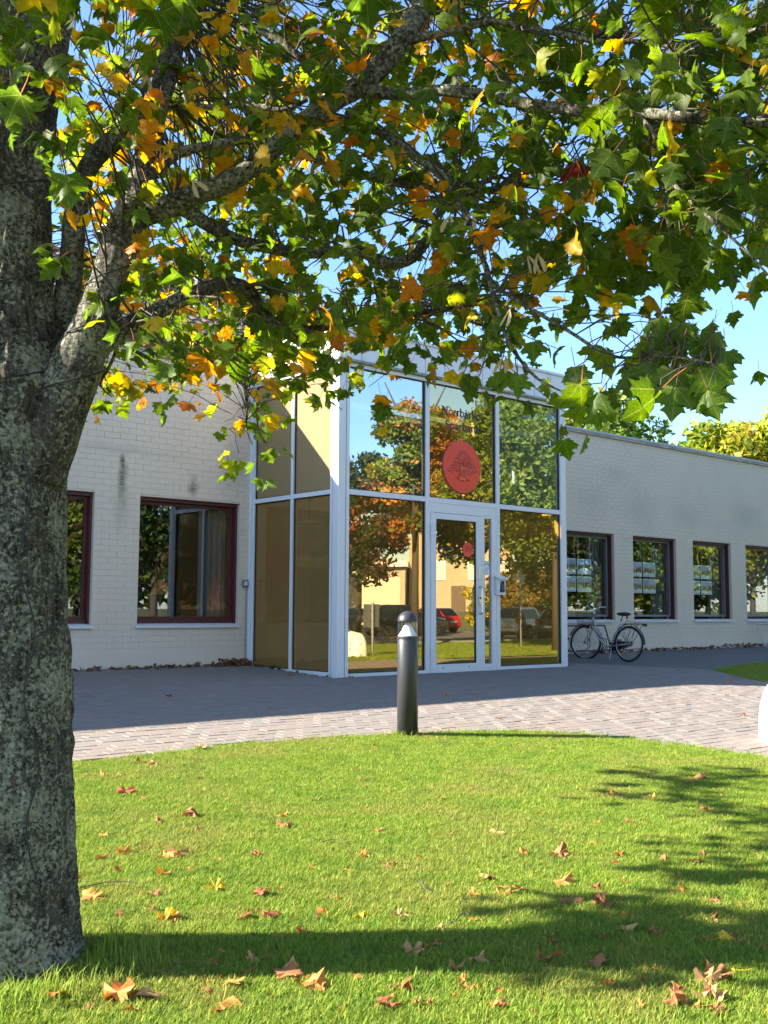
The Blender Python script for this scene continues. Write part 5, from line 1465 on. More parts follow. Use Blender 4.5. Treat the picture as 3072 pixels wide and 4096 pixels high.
# seed keys hanging in the crown
M_key = mat('pale_seed_wing', (.55, .42, .24), .6)
kv = MB()
kb = [(0, 0, 0), (.10, .02, -.1), (.30, .10, -.35), (.42, .06, -.7), (.36, -.02, -.95), (.24, -.04, -.9), (.12, 0, -.55)]
key_me = MB().add([(x * .07, y * .03, z * .07) for x, y, z in kb] + [(-x * .07, y * .03, z * .07) for x, y, z in kb], [(0, 1, 2, 3, 4, 5, 6), (13, 12, 11, 10, 9, 8, 7)]).mesh('seed_key'); key_me.materials.append(M_key)
for (px, py, d) in [(575, 285, 4.1), (590, 300, 4.1), (800, 230, 4.2), (830, 240, 4.2), (770, 720, 3.85), (2110, 1020, 3.5), (2150, 1015, 3.5), (2100, 880, 3.6), (2060, 890, 3.6), (2040, 1235, 3.5), (2020, 1420, 3.5), (1890, 850, 3.7), (1800, 860, 3.7), (2330, 1010, 3.5)]:
    o = bpy.data.objects.new('seed_key', key_me); COL.objects.link(o); o.parent = maple
    o.location = at(px, py, d) - MLOC; o.rotation_euler = (rl.normal() * .3, rl.normal() * .3, rl.uniform(0, 6))
# black cable of a light string wound round trunk and fork
def wrap(Q, Rr, turns, off, a0):
    n = len(Q); outp = []
    for i in range(n):
        a = a0 + turns * 2 * math.pi * i / n
        outp.append(Q[i] + (Rr[i] + off) * np.array([math.cos(a), math.sin(a), .12 * math.sin(a)]))
    return outp
Qt, Rtt = dense(Pt[6:12], Rt[6:12], .02)
Qf, Rf = dense(*[x[1:6] for x in limb(LIMBS['fork'])], .02)
Qd, Rd = dense(Pt[2:7], Rt[2:7], .05)
cab = MB().tube(wrap(Qt, Rtt, 4.3, .022, 0), .0030, 6).tube(wrap(Qf, Rf, 3.5, .016, .6), .0030, 6)
cab.tube([q + (r_ + .020) * np.array([math.cos(-.9 + .1 * math.sin(i * .7)), math.sin(-.9 + .1 * math.sin(i * .7)), 0]) for i, (q, r_) in enumerate(zip(Qd, Rd))], .0030, 6)
link('light_string_cable', cab, M_gasket, label='thin black cable of a light string wound around the maple trunk', cat='cable', smooth=True)
# ------------------------------------------------------------------ grass blades (geometry nodes on a patch of lawn)
def grass_mat():
    m = bpy.data.materials.new('grass_blade'); m.use_nodes = True
    n, l = m.node_tree.nodes, m.node_tree.links; b = n['Principled BSDF']; o = n['Material Output']; b.inputs['Roughness'].default_value = .6; b.inputs['Specular IOR Level'].default_value = .15
    oi = n.new('ShaderNodeObjectInfo'); g = n.new('ShaderNodeNewGeometry')
    z = n.new('ShaderNodeTexNoise'); z.inputs['Scale'].default_value = 1.4; z.inputs['Detail'].default_value = 6; l.new(g.outputs['Position'], z.inputs['Vector'])
    r1 = n.new('ShaderNodeValToRGB'); e = r1.color_ramp.elements; e[0].position = 0; e[0].color = (.15, .26, .022, 1); e[1].position = 1; e[1].color = (.33, .38, .07, 1); q = e.new(.45); q.color = (.22, .335, .035, 1)
    l.new(oi.outputs['Random'], r1.inputs['Fac'])
    k = n.new('ShaderNodeMapRange'); k.inputs['From Min'].default_value = .47; k.inputs['From Max'].default_value = .72; k.inputs['To Max'].default_value = .7; l.new(z.outputs['Fac'], k.inputs['Value'])
    x = n.new('ShaderNodeMixRGB'); x.inputs['Color2'].default_value = (.33, .31, .08, 1); l.new(k.outputs['Result'], x.inputs['Fac']); l.new(r1.outputs['Color'], x.inputs['Color1'])
    zp = n.new('ShaderNodeTexNoise'); zp.inputs['Scale'].default_value = 4.5; zp.inputs['Detail'].default_value = 5; l.new(g.outputs['Position'], zp.inputs['Vector'])
    kp = n.new('ShaderNodeMapRange'); kp.inputs['From Min'].default_value = .52; kp.inputs['From Max'].default_value = .70; kp.inputs['To Max'].default_value = .6; l.new(zp.outputs['Fac'], kp.inputs['Value'])
    xp = n.new('ShaderNodeMixRGB'); xp.inputs['Color2'].default_value = (.115, .215, .03, 1); l.new(kp.outputs['Result'], xp.inputs['Fac']); l.new(x.outputs['Color'], xp.inputs['Color1']); x = xp
    a = n.new('ShaderNodeAttribute'); a.attribute_name = 'Col'
    y = n.new('ShaderNodeMixRGB'); y.blend_type = 'MULTIPLY'; y.inputs['Fac'].default_value = 1; l.new(x.outputs['Color'], y.inputs['Color1']); l.new(a.outputs['Color'], y.inputs['Color2'])
    l.new(y.outputs['Color'], b.inputs['Base Color'])
    t = n.new('ShaderNodeBsdfTranslucent'); l.new(y.outputs['Color'], t.inputs['Color']); mx = n.new('ShaderNodeMixShader'); mx.inputs['Fac'].default_value = .38
    l.new(b.outputs['BSDF'], mx.inputs[1]); l.new(t.outputs['BSDF'], mx.inputs[2]); l.new(mx.outputs['Shader'], o.inputs['Surface'])
    return m
M_grass = grass_mat()
gcol = bpy.data.collections.new('grass_clumps')
rg = np.random.default_rng(9)
def clump(nb, rad, h0, h1, w, name):
    V, F, C = [], [], []
    for i in range(nb):
        a, rr_ = rg.uniform(0, 6.283), rad * math.sqrt(rg.random()); x, y = rr_ * math.cos(a), rr_ * math.sin(a)
        h = rg.uniform(h0, h1); b = rg.uniform(0, 6.283); lean = rg.uniform(.15, 1.0) * h; d = np.array([math.cos(b), math.sin(b)]); s = np.array([-d[1], d[0]]) * w * rg.uniform(.6, 1.2)
        k = len(V)
        for t, ww, ln in ((0, 1, 0), (.55, .8, .35), (1, .0, 1)):
            p = np.array([x, y]) + d * lean * ln; z = h * t * (1 - .18 * t)
            if ww > 0: V += [(*(p - s * ww), z), (*(p + s * ww), z)]
            else: V.append((*p, z))
        F += [(k, k + 1, k + 3), (k, k + 3, k + 2), (k + 2, k + 3, k + 4)]
        cc = np.array([1, 1, 1]) * rg.uniform(.75, 1.25)
        if rg.random() < .10: cc = np.array([1.9, 1.25, 1.4])
        C += [cc] * 5
    me = mesh_np(name, np.array(V), np.array(F).ravel(), 3, np.array(C)); me.materials.append(M_grass)
    o = bpy.data.objects.new(name, me); gcol.objects.link(o)
for i in range(7): clump(34, .06, .012, .033, .0015, 'grass_clump')
def grass_on(name, poly_uv, density, smin, smax, seed, label):
    base = sheet(name, poly_uv, 0.020, M_soil, kind='stuff')
    tag(base, label, 'grass')
    ng = bpy.data.node_groups.new(name + '_nodes', 'GeometryNodeTree')
    ng.interface.new_socket('Geometry', in_out='INPUT', socket_type='NodeSocketGeometry'); ng.interface.new_socket('Geometry', in_out='OUTPUT', socket_type='NodeSocketGeometry')
    N, L = ng.nodes, ng.links
    gi, go = N.new('NodeGroupInput'), N.new('NodeGroupOutput')
    dp = N.new('GeometryNodeDistributePointsOnFaces'); dp.inputs['Density'].default_value = density; dp.inputs['Seed'].default_value = seed
    ci = N.new('GeometryNodeCollectionInfo'); ci.inputs['Collection'].default_value = gcol; ci.inputs['Separate Children'].default_value = True; ci.inputs['Reset Children'].default_value = True
    ip = N.new('GeometryNodeInstanceOnPoints'); ip.inputs['Pick Instance'].default_value = True
    rr_ = N.new('FunctionNodeRandomValue'); rr_.data_type = 'FLOAT_VECTOR'; rr_.inputs[0].default_value = (-.15, -.15, 0); rr_.inputs[1].default_value = (.15, .15, 6.283)
    rs = N.new('FunctionNodeRandomValue'); rs.data_type = 'FLOAT'; rs.inputs[2].default_value = smin; rs.inputs[3].default_value = smax
    L.new(gi.outputs[0], dp.inputs['Mesh']); L.new(dp.outputs['Points'], ip.inputs['Points']); L.new(ci.outputs[0], ip.inputs['Instance'])
    L.new(rr_.outputs[0], ip.inputs['Rotation']); L.new(rs.outputs[1], ip.inputs['Scale'])
    L.new(ip.outputs['Instances'], go.inputs[0])
    md = base.modifiers.new('blades', 'NODES'); md.node_group = ng
    return base
# the part of the lawn in view, from the picture edge to the paving
view_uv = [to_uv(x, y) for x, y in ((-1.9, 1.9), (1.6, 1.9), (4.4, 10.3), (3.6, 11), (-.5, 12), (-5, 12))]
e1 = [tuple(p) for p in LAWN_EDGE]
near = clip_poly(clip_poly(LAWN1, 0, -12.5, True), 1, 15.5, False)
def clip_half(poly, p, nrm):
    outp = []
    for i in range(len(poly)):
        a, b = np.array(poly[i]), np.array(poly[(i + 1) % len(poly)])
        da, db = (a - p) @ nrm, (b - p) @ nrm
        if da >= 0: outp.append(tuple(a))
        if (da >= 0) != (db >= 0): outp.append(tuple(a + (b - a) * da / (da - db)))
    return outp
def xy_half(poly, x0, y0, nx, ny):
    p = np.array(to_uv(x0, y0)); q = np.array(to_uv(x0 + nx, y0 + ny)); return clip_half(poly, p, q - p)
g_near = xy_half(near, 0, 2.3, 0, 1)
g_near = xy_half(g_near, -2.3, 2.6, 1, .42); g_near = xy_half(g_near, 2.3, 2.6, -1, .42)
grass_on('grass', g_near, 2000, .65, 1.2, 1, 'short sunlit green grass covering the front lawn')
g_far = clip_poly(clip_poly(LAWN2, 0, 14, False), 1, 9, False)
grass_on('grass', g_far, 420, 1.0, 1.7, 2, 'shaded grass of the small lawn corner by the asphalt path')
grass_on('grass', clip_poly(LAWN3, 0, 34, False), 46, 2.0, 3.4, 3, 'grass of the verge mirrored in the entrance glass')
# taller tufts round the foot of the maple and along the paving edge, plus broad-leaved weeds
tuft = MB(); rgt = np.random.default_rng(31)
def blades(mb, P, n, rad, h0, h1, w):
    for i in range(n):
        a = rgt.uniform(0, 6.283); r_ = rad * math.sqrt(rgt.random()); x, y = P[0] + r_ * math.cos(a), P[1] + r_ * math.sin(a); z = gz(x, y) + .015
        h = rgt.uniform(h0, h1); b = rgt.uniform(0, 6.283); d = np.array([math.cos(b), math.sin(b), 0]); s = np.array([-d[1], d[0], 0]) * w; ln = rgt.uniform(.2, .9) * h
        p0 = np.array([x, y, z]); p1 = p0 + d * ln * .3 + np.array([0, 0, h * .6]); p2 = p0 + d * ln + np.array([0, 0, h * rgt.uniform(.75, 1)])
        mb.add([p0 - s, p0 + s, p1 + s * .8, p1 - s * .8, p2], [(0, 1, 2, 3), (3, 2, 4)])
tb_ = np.array([MLOC[0], MLOC[1]])
for i in range(130):
    a = rgt.uniform(-2.6, .7); q = tb_ + (.36 + rgt.uniform(-.03, .16)) * np.array([math.cos(a), math.sin(a)])
    blades(tuft, q, 8, .05, .035, .115, .002)
for i in range(240):
    k = rgt.integers(18, len(LAWN_EDGE) - 6); e = LAWN_EDGE[k] * rgt.random() + LAWN_EDGE[k + 1] * 0
    t = rgt.random(); e = LAWN_EDGE[k] * (1 - t) + LAWN_EDGE[k + 1] * t
    P = Bp(e[0], e[1] + rgt.uniform(-.04, .10)); blades(tuft, P, 8, .05, .03, .085, .002)
for i in range(26):
    a = rgt.uniform(0, 6.283); blades(tuft, (BX + .11 * math.cos(a), BY + .11 * math.sin(a)), 10, .04, .03, .09, .002)
n5 = len(tuft.v)
tme = tuft.mesh('long_grass'); ca = tme.color_attributes.new('Col', 'FLOAT_COLOR', 'POINT'); ca.data.foreach_set('color', np.ones(n5 * 4, np.float32)); tme.materials.append(M_grass)
link('long_grass', tme, None, kind='stuff', label='longer grass tufts at the maple foot and paving edge', cat='grass')

# ------------------------------------------------------------------ fallen leaves
M_dead = leaf_mat('fallen_leaf', .12, .7)
DEADV = [leaf_shape(*a) for a in [(.4, .4, .2, 50, .4), (.3, -.4, 0, 51, .6), (.7, .3, .4, 52, .7), (-.4, .3, 0, 53, .45), (.1, -.15, .1, 54, .2), (.8, .7, 0, 55, .5)]]
DCOL = {'brown': (.30, .125, .05), 'tan': (.46, .26, .11), 'orange': (.50, .20, .05), 'yellow': (.62, .40, .03), 'red': (.30, .08, .04)}
dmesh = {}
def dead_mesh(k, c):
    if (k, c) not in dmesh:
        v, t, nb = DEADV[k]; cc = np.tile(np.array(DCOL[c]), (len(v), 1)); cc *= np.random.default_rng(k).uniform(.75, 1.25, (len(v), 1))
        me = mesh_np('fallen_leaf', v, t.ravel(), 3, cc, False); me.materials.append(M_dead); dmesh[(k, c)] = me
    return dmesh[(k, c)]
S1 = lambda x, y: (x * .926, 2600 + y * .926)
S2 = lambda x, y: (1536 + x * .926, 2600 + y * .926)
spec = [(S1(530, 645), 'red', 1.3), (S1(580, 640), 'orange', 1.1), (S1(678, 518), 'tan', 1.15), (S1(885, 442), 'tan', 1.2), (S1(845, 750), 'brown', 1.4), (S1(1255, 782), 'brown', 1.2), (S1(1210, 745), 'orange', 1.0), (S1(720, 912), 'orange', 1.3), (S1(765, 915), 'tan', 1.1), (S1(602, 880), 'orange', 1), (S1(547, 908), 'orange', .8),
        (S1(415, 1110), 'orange', 1.1), (S1(925, 1055), 'yellow', 1.05), (S1(1030, 1205), 'tan', 1.35), (S1(705, 1188), 'yellow', .9), (S1(745, 1190), 'orange', .8), (S1(1120, 908), 'orange', .9), (S1(1150, 1178), 'red', 1.0), (S1(1095, 1090), 'red', 1.0), (S1(955, 1465), 'brown', 1.2), (S1(1010, 1478), 'orange', .8), (S1(485, 1560), 'orange', 1.35), (S1(545, 1590), 'orange', .9), (S1(645, 1525), 'tan', 1.1), (S1(1352, 1512), 'orange', 1.15), (S1(965, 1560), 'orange', 1.2), (S1(1262, 1450), 'tan', 1.2), (S1(1232, 1462), 'brown', 1), (S1(1385, 1165), 'orange', .8), (S1(1570, 1185), 'yellow', 1.0), (S1(270, 1532), 'orange', .9), (S1(230, 1460), 'orange', .7), (S1(895, 1510), 'red', .7), (S1(1520, 535), 'tan', 1.2), (S1(520, 1175), 'brown', .8), (S1(335, 1020), 'orange', .8), (S1(695, 1000), 'orange', .8), (S1(450, 560), 'orange', .9), (S1(400, 565), 'tan', .9),
        (S2(22, 955), 'brown', 1.2), (S2(452, 1005), 'tan', 1.25), (S2(775, 920), 'brown', 1.2), (S2(765, 1045), 'orange', 1.2), (S2(545, 1085), 'orange', 1.1), (S2(790, 1115), 'brown', 1.2), (S2(605, 1072), 'orange', .8), (S2(975, 1135), 'brown', 1.2), (S2(897, 860), 'orange', .9), (S2(998, 912), 'orange', .8), (S2(485, 810), 'tan', 1.0), (S2(85, 1512), 'brown', 1.5), (S2(1020, 1240), 'tan', .9), (S2(1448, 1290), 'yellow', 1.1), (S2(1425, 1432), 'brown', 1.2), (S2(1515, 1432), 'yellow', 1.1), (S2(1360, 1475), 'tan', 1.1), (S2(1420, 1500), 'orange', .9), (S2(1370, 1545), 'tan', 1.0), (S2(1460, 1545), 'tan', 1.0), (S2(1400, 1115), 'brown', 1.1), (S2(1320, 945), 'brown', .9), (S2(1220, 930), 'brown', .9), (S2(1400, 578), 'brown', 1.1), (S2(1320, 590), 'brown', 1.0), (S2(120, 1330), 'tan', 1.1), (S2(45, 1590), 'red', 1.0), (S2(1365, 1592), 'orange', .9), (S2(900, 1390), 'brown', 1.0), (S2(1280, 1005), 'orange', .9), (S2(1400, 720), 'brown', 1.0), (S2(385, 1390), 'tan', 1.0), (S2(690, 1385), 'brown', 1.0), (S2(1245, 1580), 'brown', .9)]
def where(px, py):
    h = 'near the trunk' if px < 900 else 'below the bollard' if px < 1950 else 'towards the barrier'
    if py > 3960: d = 'in the front strip of sun'
    elif py > 3735: d = 'inside the long trunk shadow'
    elif py > 3450: d = 'just beyond the trunk shadow'
    elif py > 3200: d = 'in the middle of the lawn'
    else: d = 'near the paving edge'
    return d + ' ' + h
def drop(px, py, c, s, lab, grp, dz=.041):
    g = ground_at(px, py)
    o = bpy.data.objects.new('fallen_leaf', dead_mesh(int(rgt.integers(6)), c)); COL.objects.link(o)
    o.location = (g[0], g[1], g[2] + dz); sc = .095 * s; o.scale = (sc, sc, sc)
    o.rotation_euler = (rgt.normal() * .28, rgt.normal() * .28, rgt.uniform(0, 6.283))
    tag(o, lab, 'leaf', grp); return o
word = {'brown': 'brown', 'tan': 'pale tan', 'orange': 'orange brown', 'yellow': 'bright yellow', 'red': 'dark red'}
uniq = {11 + 1: 'bright yellow maple leaf standing up in the sunlit grass right of the trunk', 13: 'large pale tan maple leaf propped upright just beyond the trunk shadow', 52: 'yellow leaf lying in the dark leaf shade at the right of the lawn', 50: 'large crumpled brown leaf on the grass at the bottom below the bollard'}
for i, (q, c, s) in enumerate(spec):
    drop(q[0], q[1], c, s * 1.15, uniq.get(i, '%s curled maple leaf %s' % (word[c], where(*q))), 'fallen leaves on the lawn')
k = 0
while k < 200:
    px, py = rgt.uniform(300, 3072), 2990 + 1106 * rgt.random() ** 1.15
    g = ground_at(px, py); u, v = to_uv(g[0], g[1])
    if not inside(LAWN1, u, v): continue
    c = ['brown', 'orange', 'tan', 'orange', 'brown', 'red'][rgt.integers(6)]
    drop(px, py, c, rgt.uniform(.4, .85), 'small %s leaf scrap %s' % (word[c], where(px, py)), 'small leaf scraps on the lawn', .034); k += 1
for (px, py, c) in [(1775, 2797, 'orange'), (2925, 2742, 'orange'), (2980, 2878, 'brown'), (1402, 2725, 'brown'), (1167, 2713, 'brown'), (668, 2800, 'brown'), (350, 2800, 'brown'), (2000, 2890, 'tan'), (2720, 2690, 'brown')]:
    drop(px, py, c, .9, '%s leaf lying on the brick paving' % word[c], 'fallen leaves on the paving', .055)
# drifts of dead leaves along the wall
V, F, C, nv = [], [], [], 0
def drift(u, v, n, sp, hmax):
    global nv
    for i in range(n):
        uu, vv = u + rgt.normal() * sp, abs(v + rgt.normal() * .07) + .03
        P = Bp(uu, vv, float(zt_v(vv)) + .04 + hmax * rgt.random() * max(0, 1 - vv / .35))
        vt, tt, nb = DEADV[int(rgt.integers(6))]; fr_ = rand_leaf_frame(rgt, (-.3, .3))
        V.append((vt * rgt.uniform(.06, .11)) @ fr_.T + P); F.append(tt.ravel() + nv); nv += len(vt)
        C.append(np.tile(np.array([(.13, .06, .03), (.20, .09, .04), (.26, .14, .07), (.10, .05, .03)][rgt.integers(4)]), (len(vt), 1)))
for u in np.arange(-6.5, -.05, .25): drift(u, .10, int(8 + 8 * max(0, 1 + u / 3)), .14, .04 + .10 * max(0, 1 + u / 1.2))
drift(-.25, .14, 70, .16, .14)
for u in np.arange(8.3, 18, .3): drift(u, .12, 8, .16, .05 + (.05 if u > 14 else 0))
me = mesh_np('leaf_litter', np.concatenate(V), np.concatenate(F), 3, np.concatenate(C)); me.materials.append(M_dead)
link('leaf_litter', me, None, kind='stuff', label='drift of dead brown leaves along the foot of the wall', cat='leaves')
# small green weeds in the joint at the foot of the porch and wall
wv, wc = [], []
M_weed = leaf_mat('weed_leaf', .3)
def weed(u, v, h, label):
    V2, F2 = [], []; n0 = 0
    for i in range(9):
        a = rgt.uniform(0, 6.283); L = h * rgt.uniform(.5, 1.0)
        fr_ = frame(np.array([math.cos(a), math.sin(a), rgt.uniform(.4, 1.6)]), np.array([0, 0, 1.0]))
        b = np.array([(0, 0, 0), (.16, .35, .03), (.13, .7, .02), (0, 1, -.05), (-.13, .7, .02), (-.16, .35, .03)]) * L
        V2.append(b @ fr_.T); F2 += [n0, n0 + 1, n0 + 5, n0 + 1, n0 + 2, n0 + 5, n0 + 2, n0 + 4, n0 + 5, n0 + 2, n0 + 3, n0 + 4]; n0 += 6
    Vv = np.concatenate(V2)
    me = mesh_np('weed', Vv, np.array(F2), 3, np.tile((.05, .10, .025), (len(Vv), 1))); me.materials.append(M_weed)
    o = link('weed', me, None, label=label, cat='weed', group='weeds in the paving joints'); o.location = tuple(Bp(u, v, float(zt_v(v)) + .02))
for (u, v, h) in [(-.55, .12, .16), (-.3, .1, .12), (-.12, .55, .10), (-.1, .85, .13), (-.1, 1.0, .11), (-.1, 1.5, .08), (-.08, 2.2, .07), (-2.8, .1, .08)]:
    weed(u, v, h, 'small green weed growing at the foot of the white wall' if v < .2 else 'small green weed growing at the foot of the glass porch')
# twigs on the grass
for i, (q, L, a) in enumerate([((360, 3582), .42, .15), (S2(320, 1205), .12, .6), (S2(170, 1060), .10, 2.2), (S1(1410, 860), .22, -.3)]):
    g = ground_at(*q); d = np.array([math.cos(a), math.sin(a), 0])
    P = [g + d * L * t + np.array([0, 0, .045 + .01 * math.sin(5 * t)]) + np.array([0, .02 * math.sin(7 * t), 0]) for t in np.linspace(-.5, .5, 7)]
    link('fallen_twig', MB().tube(P, np.linspace(.004, .0018, 7), 5), M_twig, label='thin dry twig lying in the grass', cat='twig', group='fallen twigs')
# broad-leaved clover and plantain patches among the grass
V, F, C, nv = [], [], [], 0
for i in range(70):
    px, py = rgt.uniform(280, 3072), rgt.uniform(3000, 4090); g = ground_at(px, py); u, v = to_uv(g[0], g[1])
    if not inside(LAWN1, u, v): continue
    for q in range(int(rgt.integers(8, 26))):
        P = g + np.array([rgt.normal() * .09, rgt.normal() * .09, .024 + rgt.random() * .012]); s = rgt.uniform(.006, .013); a0 = rgt.uniform(0, 6.28)
        for w in range(3):
            a = a0 + w * 2.09; d = np.array([math.cos(a), math.sin(a), rgt.uniform(-.1, .25)]); e = np.array([-math.sin(a), math.cos(a), 0])
            V.append(np.array([P, P + (d * .6 + e * .5) * s, P + d * 1.15 * s, P + (d * .6 - e * .5) * s])); F += [nv, nv + 1, nv + 2, nv, nv + 2, nv + 3]; nv += 4
            C.append(np.tile(np.array([.10, .21, .03]) * rgt.uniform(.8, 1.3), (4, 1)))
me = mesh_np('clover', np.concatenate(V), np.array(F), 3, np.concatenate(C)); me.materials.append(M_weed)
link('clover', me, None, kind='stuff', label='clover patches growing in the lawn', cat='clover')
# ------------------------------------------------------------------ far trees (behind the bank and across the road)
M_far = leaf_mat('far_foliage', .35, .5)
def frames(T, U):
    T = T / (np.linalg.norm(T, axis=1)[:, None] + 1e-9); N = U - (U * T).sum(1)[:, None] * T; N /= np.linalg.norm(N, axis=1)[:, None] + 1e-9
    return np.stack([np.cross(T, N), T, N], 2)
def far_tree(name, label, P, h, cr, cols, n, seed, base_f=.28, card=.17, group=None, squash=1.0):
    r = np.random.default_rng(seed)
    z0 = gz(P[0], P[1])
    e = empty(name, (P[0], P[1], z0), 0, label, 'tree', group)
    tk = MB(); th = h * (base_f + .15)
    tk.tube([(0, 0, -.1), (.02, .03, th * .5), (0, .05, th), (.1, 0, h * .7)], [h * .017, h * .014, h * .011, h * .004], 10)
    for i in range(7):
        a = 2 * math.pi * i / 7 + r.uniform(0, .6); zz = th * r.uniform(.75, 1.4)
        tk.tube([(0, 0, zz * .8), (cr * .3 * math.cos(a), cr * .3 * math.sin(a), zz * 1.05), (cr * .7 * math.cos(a), cr * .7 * math.sin(a), zz * 1.05 + h * .14)], [h * .009, h * .006, h * .002], 6)
    link('trunk', tk, M_twig, e, smooth=True)
    # lumpy crown: leaf sprays on the shells of many lobes, open between them
    cz = h * (base_f + 1) / 2; rz = h * (1 - base_f) / 2
    lobes = []
    for i in range(46):
        d = r.normal(size=3); d /= np.linalg.norm(d); q = r.uniform(.25, .92) ** .6
        lobes.append((np.array([d[0] * cr * q, d[1] * cr * q, cz + d[2] * rz * q]), r.uniform(.20, .36) * min(cr, rz) * 1.05, r.uniform(-.25, .25)))
    per = int(n * 1.7) // len(lobes); m = per * len(lobes)
    star = np.array([(0, -1, 0), (.62, -.1, .12), (0, 1, 0), (-.62, .1, .12)])
    lc = np.repeat(np.array([q[0] for q in lobes]), per, 0); lr = np.repeat(np.array([q[1] for q in lobes]), per); lb = np.repeat(np.array([q[2] for q in lobes]), per)
    d = r.normal(size=(m, 3)); d /= np.linalg.norm(d, axis=1)[:, None]
    p = lc + d * (lr * r.uniform(.6, 1.12, m))[:, None] * np.array([1, 1, .75 * squash])
    FR = frames(r.normal(size=(m, 3)), np.array([0, 0, .9]) + d * .8 + r.normal(0, .4, (m, 3)))
    V = np.einsum('nij,kj->nki', FR, star) * (card * r.uniform(.55, 1.2, m))[:, None, None] + p[:, None, :]
    V = V.reshape(-1, 3)
    ca_ = np.array(cols); ci = np.repeat(r.integers(len(cols), size=len(lobes)), per); ci = np.where(r.random(m) < .7, ci, r.integers(len(cols), size=m))
    C = np.repeat(1.25 * ca_[ci] * ((1 + lb) * r.uniform(.75, 1.25, m))[:, None], 4, 0)
    F = (np.array([0, 1, 2, 0, 2, 3])[None, :] + 4 * np.arange(m)[:, None]).ravel()
    me = mesh_np('crown', V, F, 3, C); me.materials.append(M_far)
    link('crown', me, None, e)
    return e
AUT = [(.16, .21, .02), (.25, .25, .03), (.36, .24, .03), (.10, .16, .02), (.20, .23, .025)]
GRN = [(.07, .12, .02), (.09, .14, .02), (.05, .09, .018), (.14, .16, .02)]
DRK = [(.03, .055, .018), (.04, .07, .02), (.028, .045, .018), (.10, .05, .03)]
ORG = [(.30, .12, .03), (.38, .15, .03), (.20, .12, .03), (.12, .12, .025), (.42, .20, .04)]
MIXG = [(.10, .15, .02), (.15, .18, .02), (.24, .20, .03), (.07, .11, .02), (.12, .16, .02)]
def behind(px, d): 
    r_ = ray(px, 2441.0); return np.array([r_[0] / r_[1] * d, d, 0])
far_tree('autumn_tree', 'rounded autumn tree rising behind the roof beside the entrance', behind(2440, 42), 9.3, 3.0, MIXG + DRK[:1], 9000, 1, group='trees behind the bank')
far_tree('autumn_tree', 'bright yellow-green autumn tree above the wall at the far right', behind(3010, 40), 9.2, 3.4, AUT, 12000, 2, group='trees behind the bank')
far_tree('autumn_tree', 'dark reddish tree between two brighter trees behind the roof', behind(2790, 48), 7.9, 2.2, DRK + [(.16, .08, .03)], 6000, 3, group='trees behind the bank')
far_tree('autumn_tree', 'low light green tree just above the roof coping', behind(2640, 45), 8.0, 2.2, [(.14, .18, .02), (.2, .2, .025), (.08, .12, .02)], 5000, 4, group='trees behind the bank')
# --- across the forecourt, seen only in the glass
def over(px, d): P, _ = across(px, d); return P
GT = 'trees across the road mirrored in the glass'
far_tree('street_tree', 'tall green and yellow maple mirrored in the right glass bay', over(2235, 34), 9.8, 3.5, MIXG + GRN, 15000, 11, .34, .10, GT)
far_tree('street_tree', 'yellow-green maple mirrored in the middle glass above the door', over(1930, 40), 10.0, 2.9, MIXG, 13000, 12, .34, .11, GT)
far_tree('street_tree', 'orange-tinted maple mirrored beside the emblem', over(1665, 37), 9.3, 1.7, ORG + MIXG, 10000, 13, .45, .10, GT)
far_tree('street_tree', 'dark tree mirrored low in the left glass bay', over(1440, 50), 9.0, 2.6, DRK + ORG[:1], 7000, 14, .26, .15, GT)
far_tree('street_tree', 'bushy green tree mirrored behind the black car', over(2330, 46), 9.0, 4.2, GRN + MIXG, 8000, 15, .15, .15, GT)
far_tree('street_tree', 'dark green tree mirrored in the windows right of the entrance', across(2400, 52, -.18)[0], 10, 4.2, GRN + DRK, 7000, 16, .2, .15, GT)
far_tree('street_tree', 'yellow tree mirrored in the far right window', across(3010, 50, -.18)[0], 9, 3.4, AUT, 6000, 17, .2, .15, GT)
far_tree('street_tree', 'broad dark tree mirrored in the left brick wall window', across(610, 38, -.18)[0], 10, 3.8, DRK + GRN, 7000, 18, .15, .15, GT)
far_tree('street_tree', 'green tree mirrored in the leftmost window', across(300, 46, -.18)[0], 9, 4.0, GRN, 6000, 19, .15, .15, GT)

far_tree('street_tree', 'mid green tree mirrored in the second window right of the entrance', across(2620, 55, -.18)[0], 9.5, 3.6, GRN + MIXG, 6000, 23, .12, .15, GT)
far_tree('street_tree', 'leafy green tree mirrored in the third window right of the entrance', across(2830, 52, -.18)[0], 9.5, 3.6, GRN + AUT[:2], 6000, 24, .12, .15, GT)
# a wooded ridge closes the far side of the road
rw_ = np.random.default_rng(77); V, C = [], []
cardq = np.array([(0, -1, 0), (.62, -.1, .12), (0, 1, 0), (-.62, .1, .12)])
for i in range(26000):
    u = rw_.uniform(-90, 190); hh = 6.5 + 3.0 * mnoise.noise(Vector((u * .09, 0, 0))) + 2.0 * mnoise.noise(Vector((u * .3, 4, 0)))
    z = hh * rw_.random() ** .6; v = 112 + rw_.normal() * 2.5 + 3 * mnoise.noise(Vector((u * .12, 9, z * .2)))
    P = Bp(u, v, 1.0 + z)
    V.append((cardq * rw_.uniform(.35, .8)) @ frame(rw_.normal(size=3), -EV + rw_.normal(0, .6, 3)).T + P)
    C.append(np.tile(np.array((GRN + MIXG)[rw_.integers(9)]) * rw_.uniform(.7, 1.2), (4, 1)))
Vn = np.concatenate(V); m = len(Vn) // 4
me = mesh_np('distant_wood', Vn, (np.array([0, 1, 2, 0, 2, 3])[None, :] + 4 * np.arange(m)[:, None]).ravel(), 3, np.concatenate(C)); me.materials.append(M_far)
link('distant_wood', me, None, kind='stuff', label='distant wood beyond the road mirrored in the windows', cat='wood')

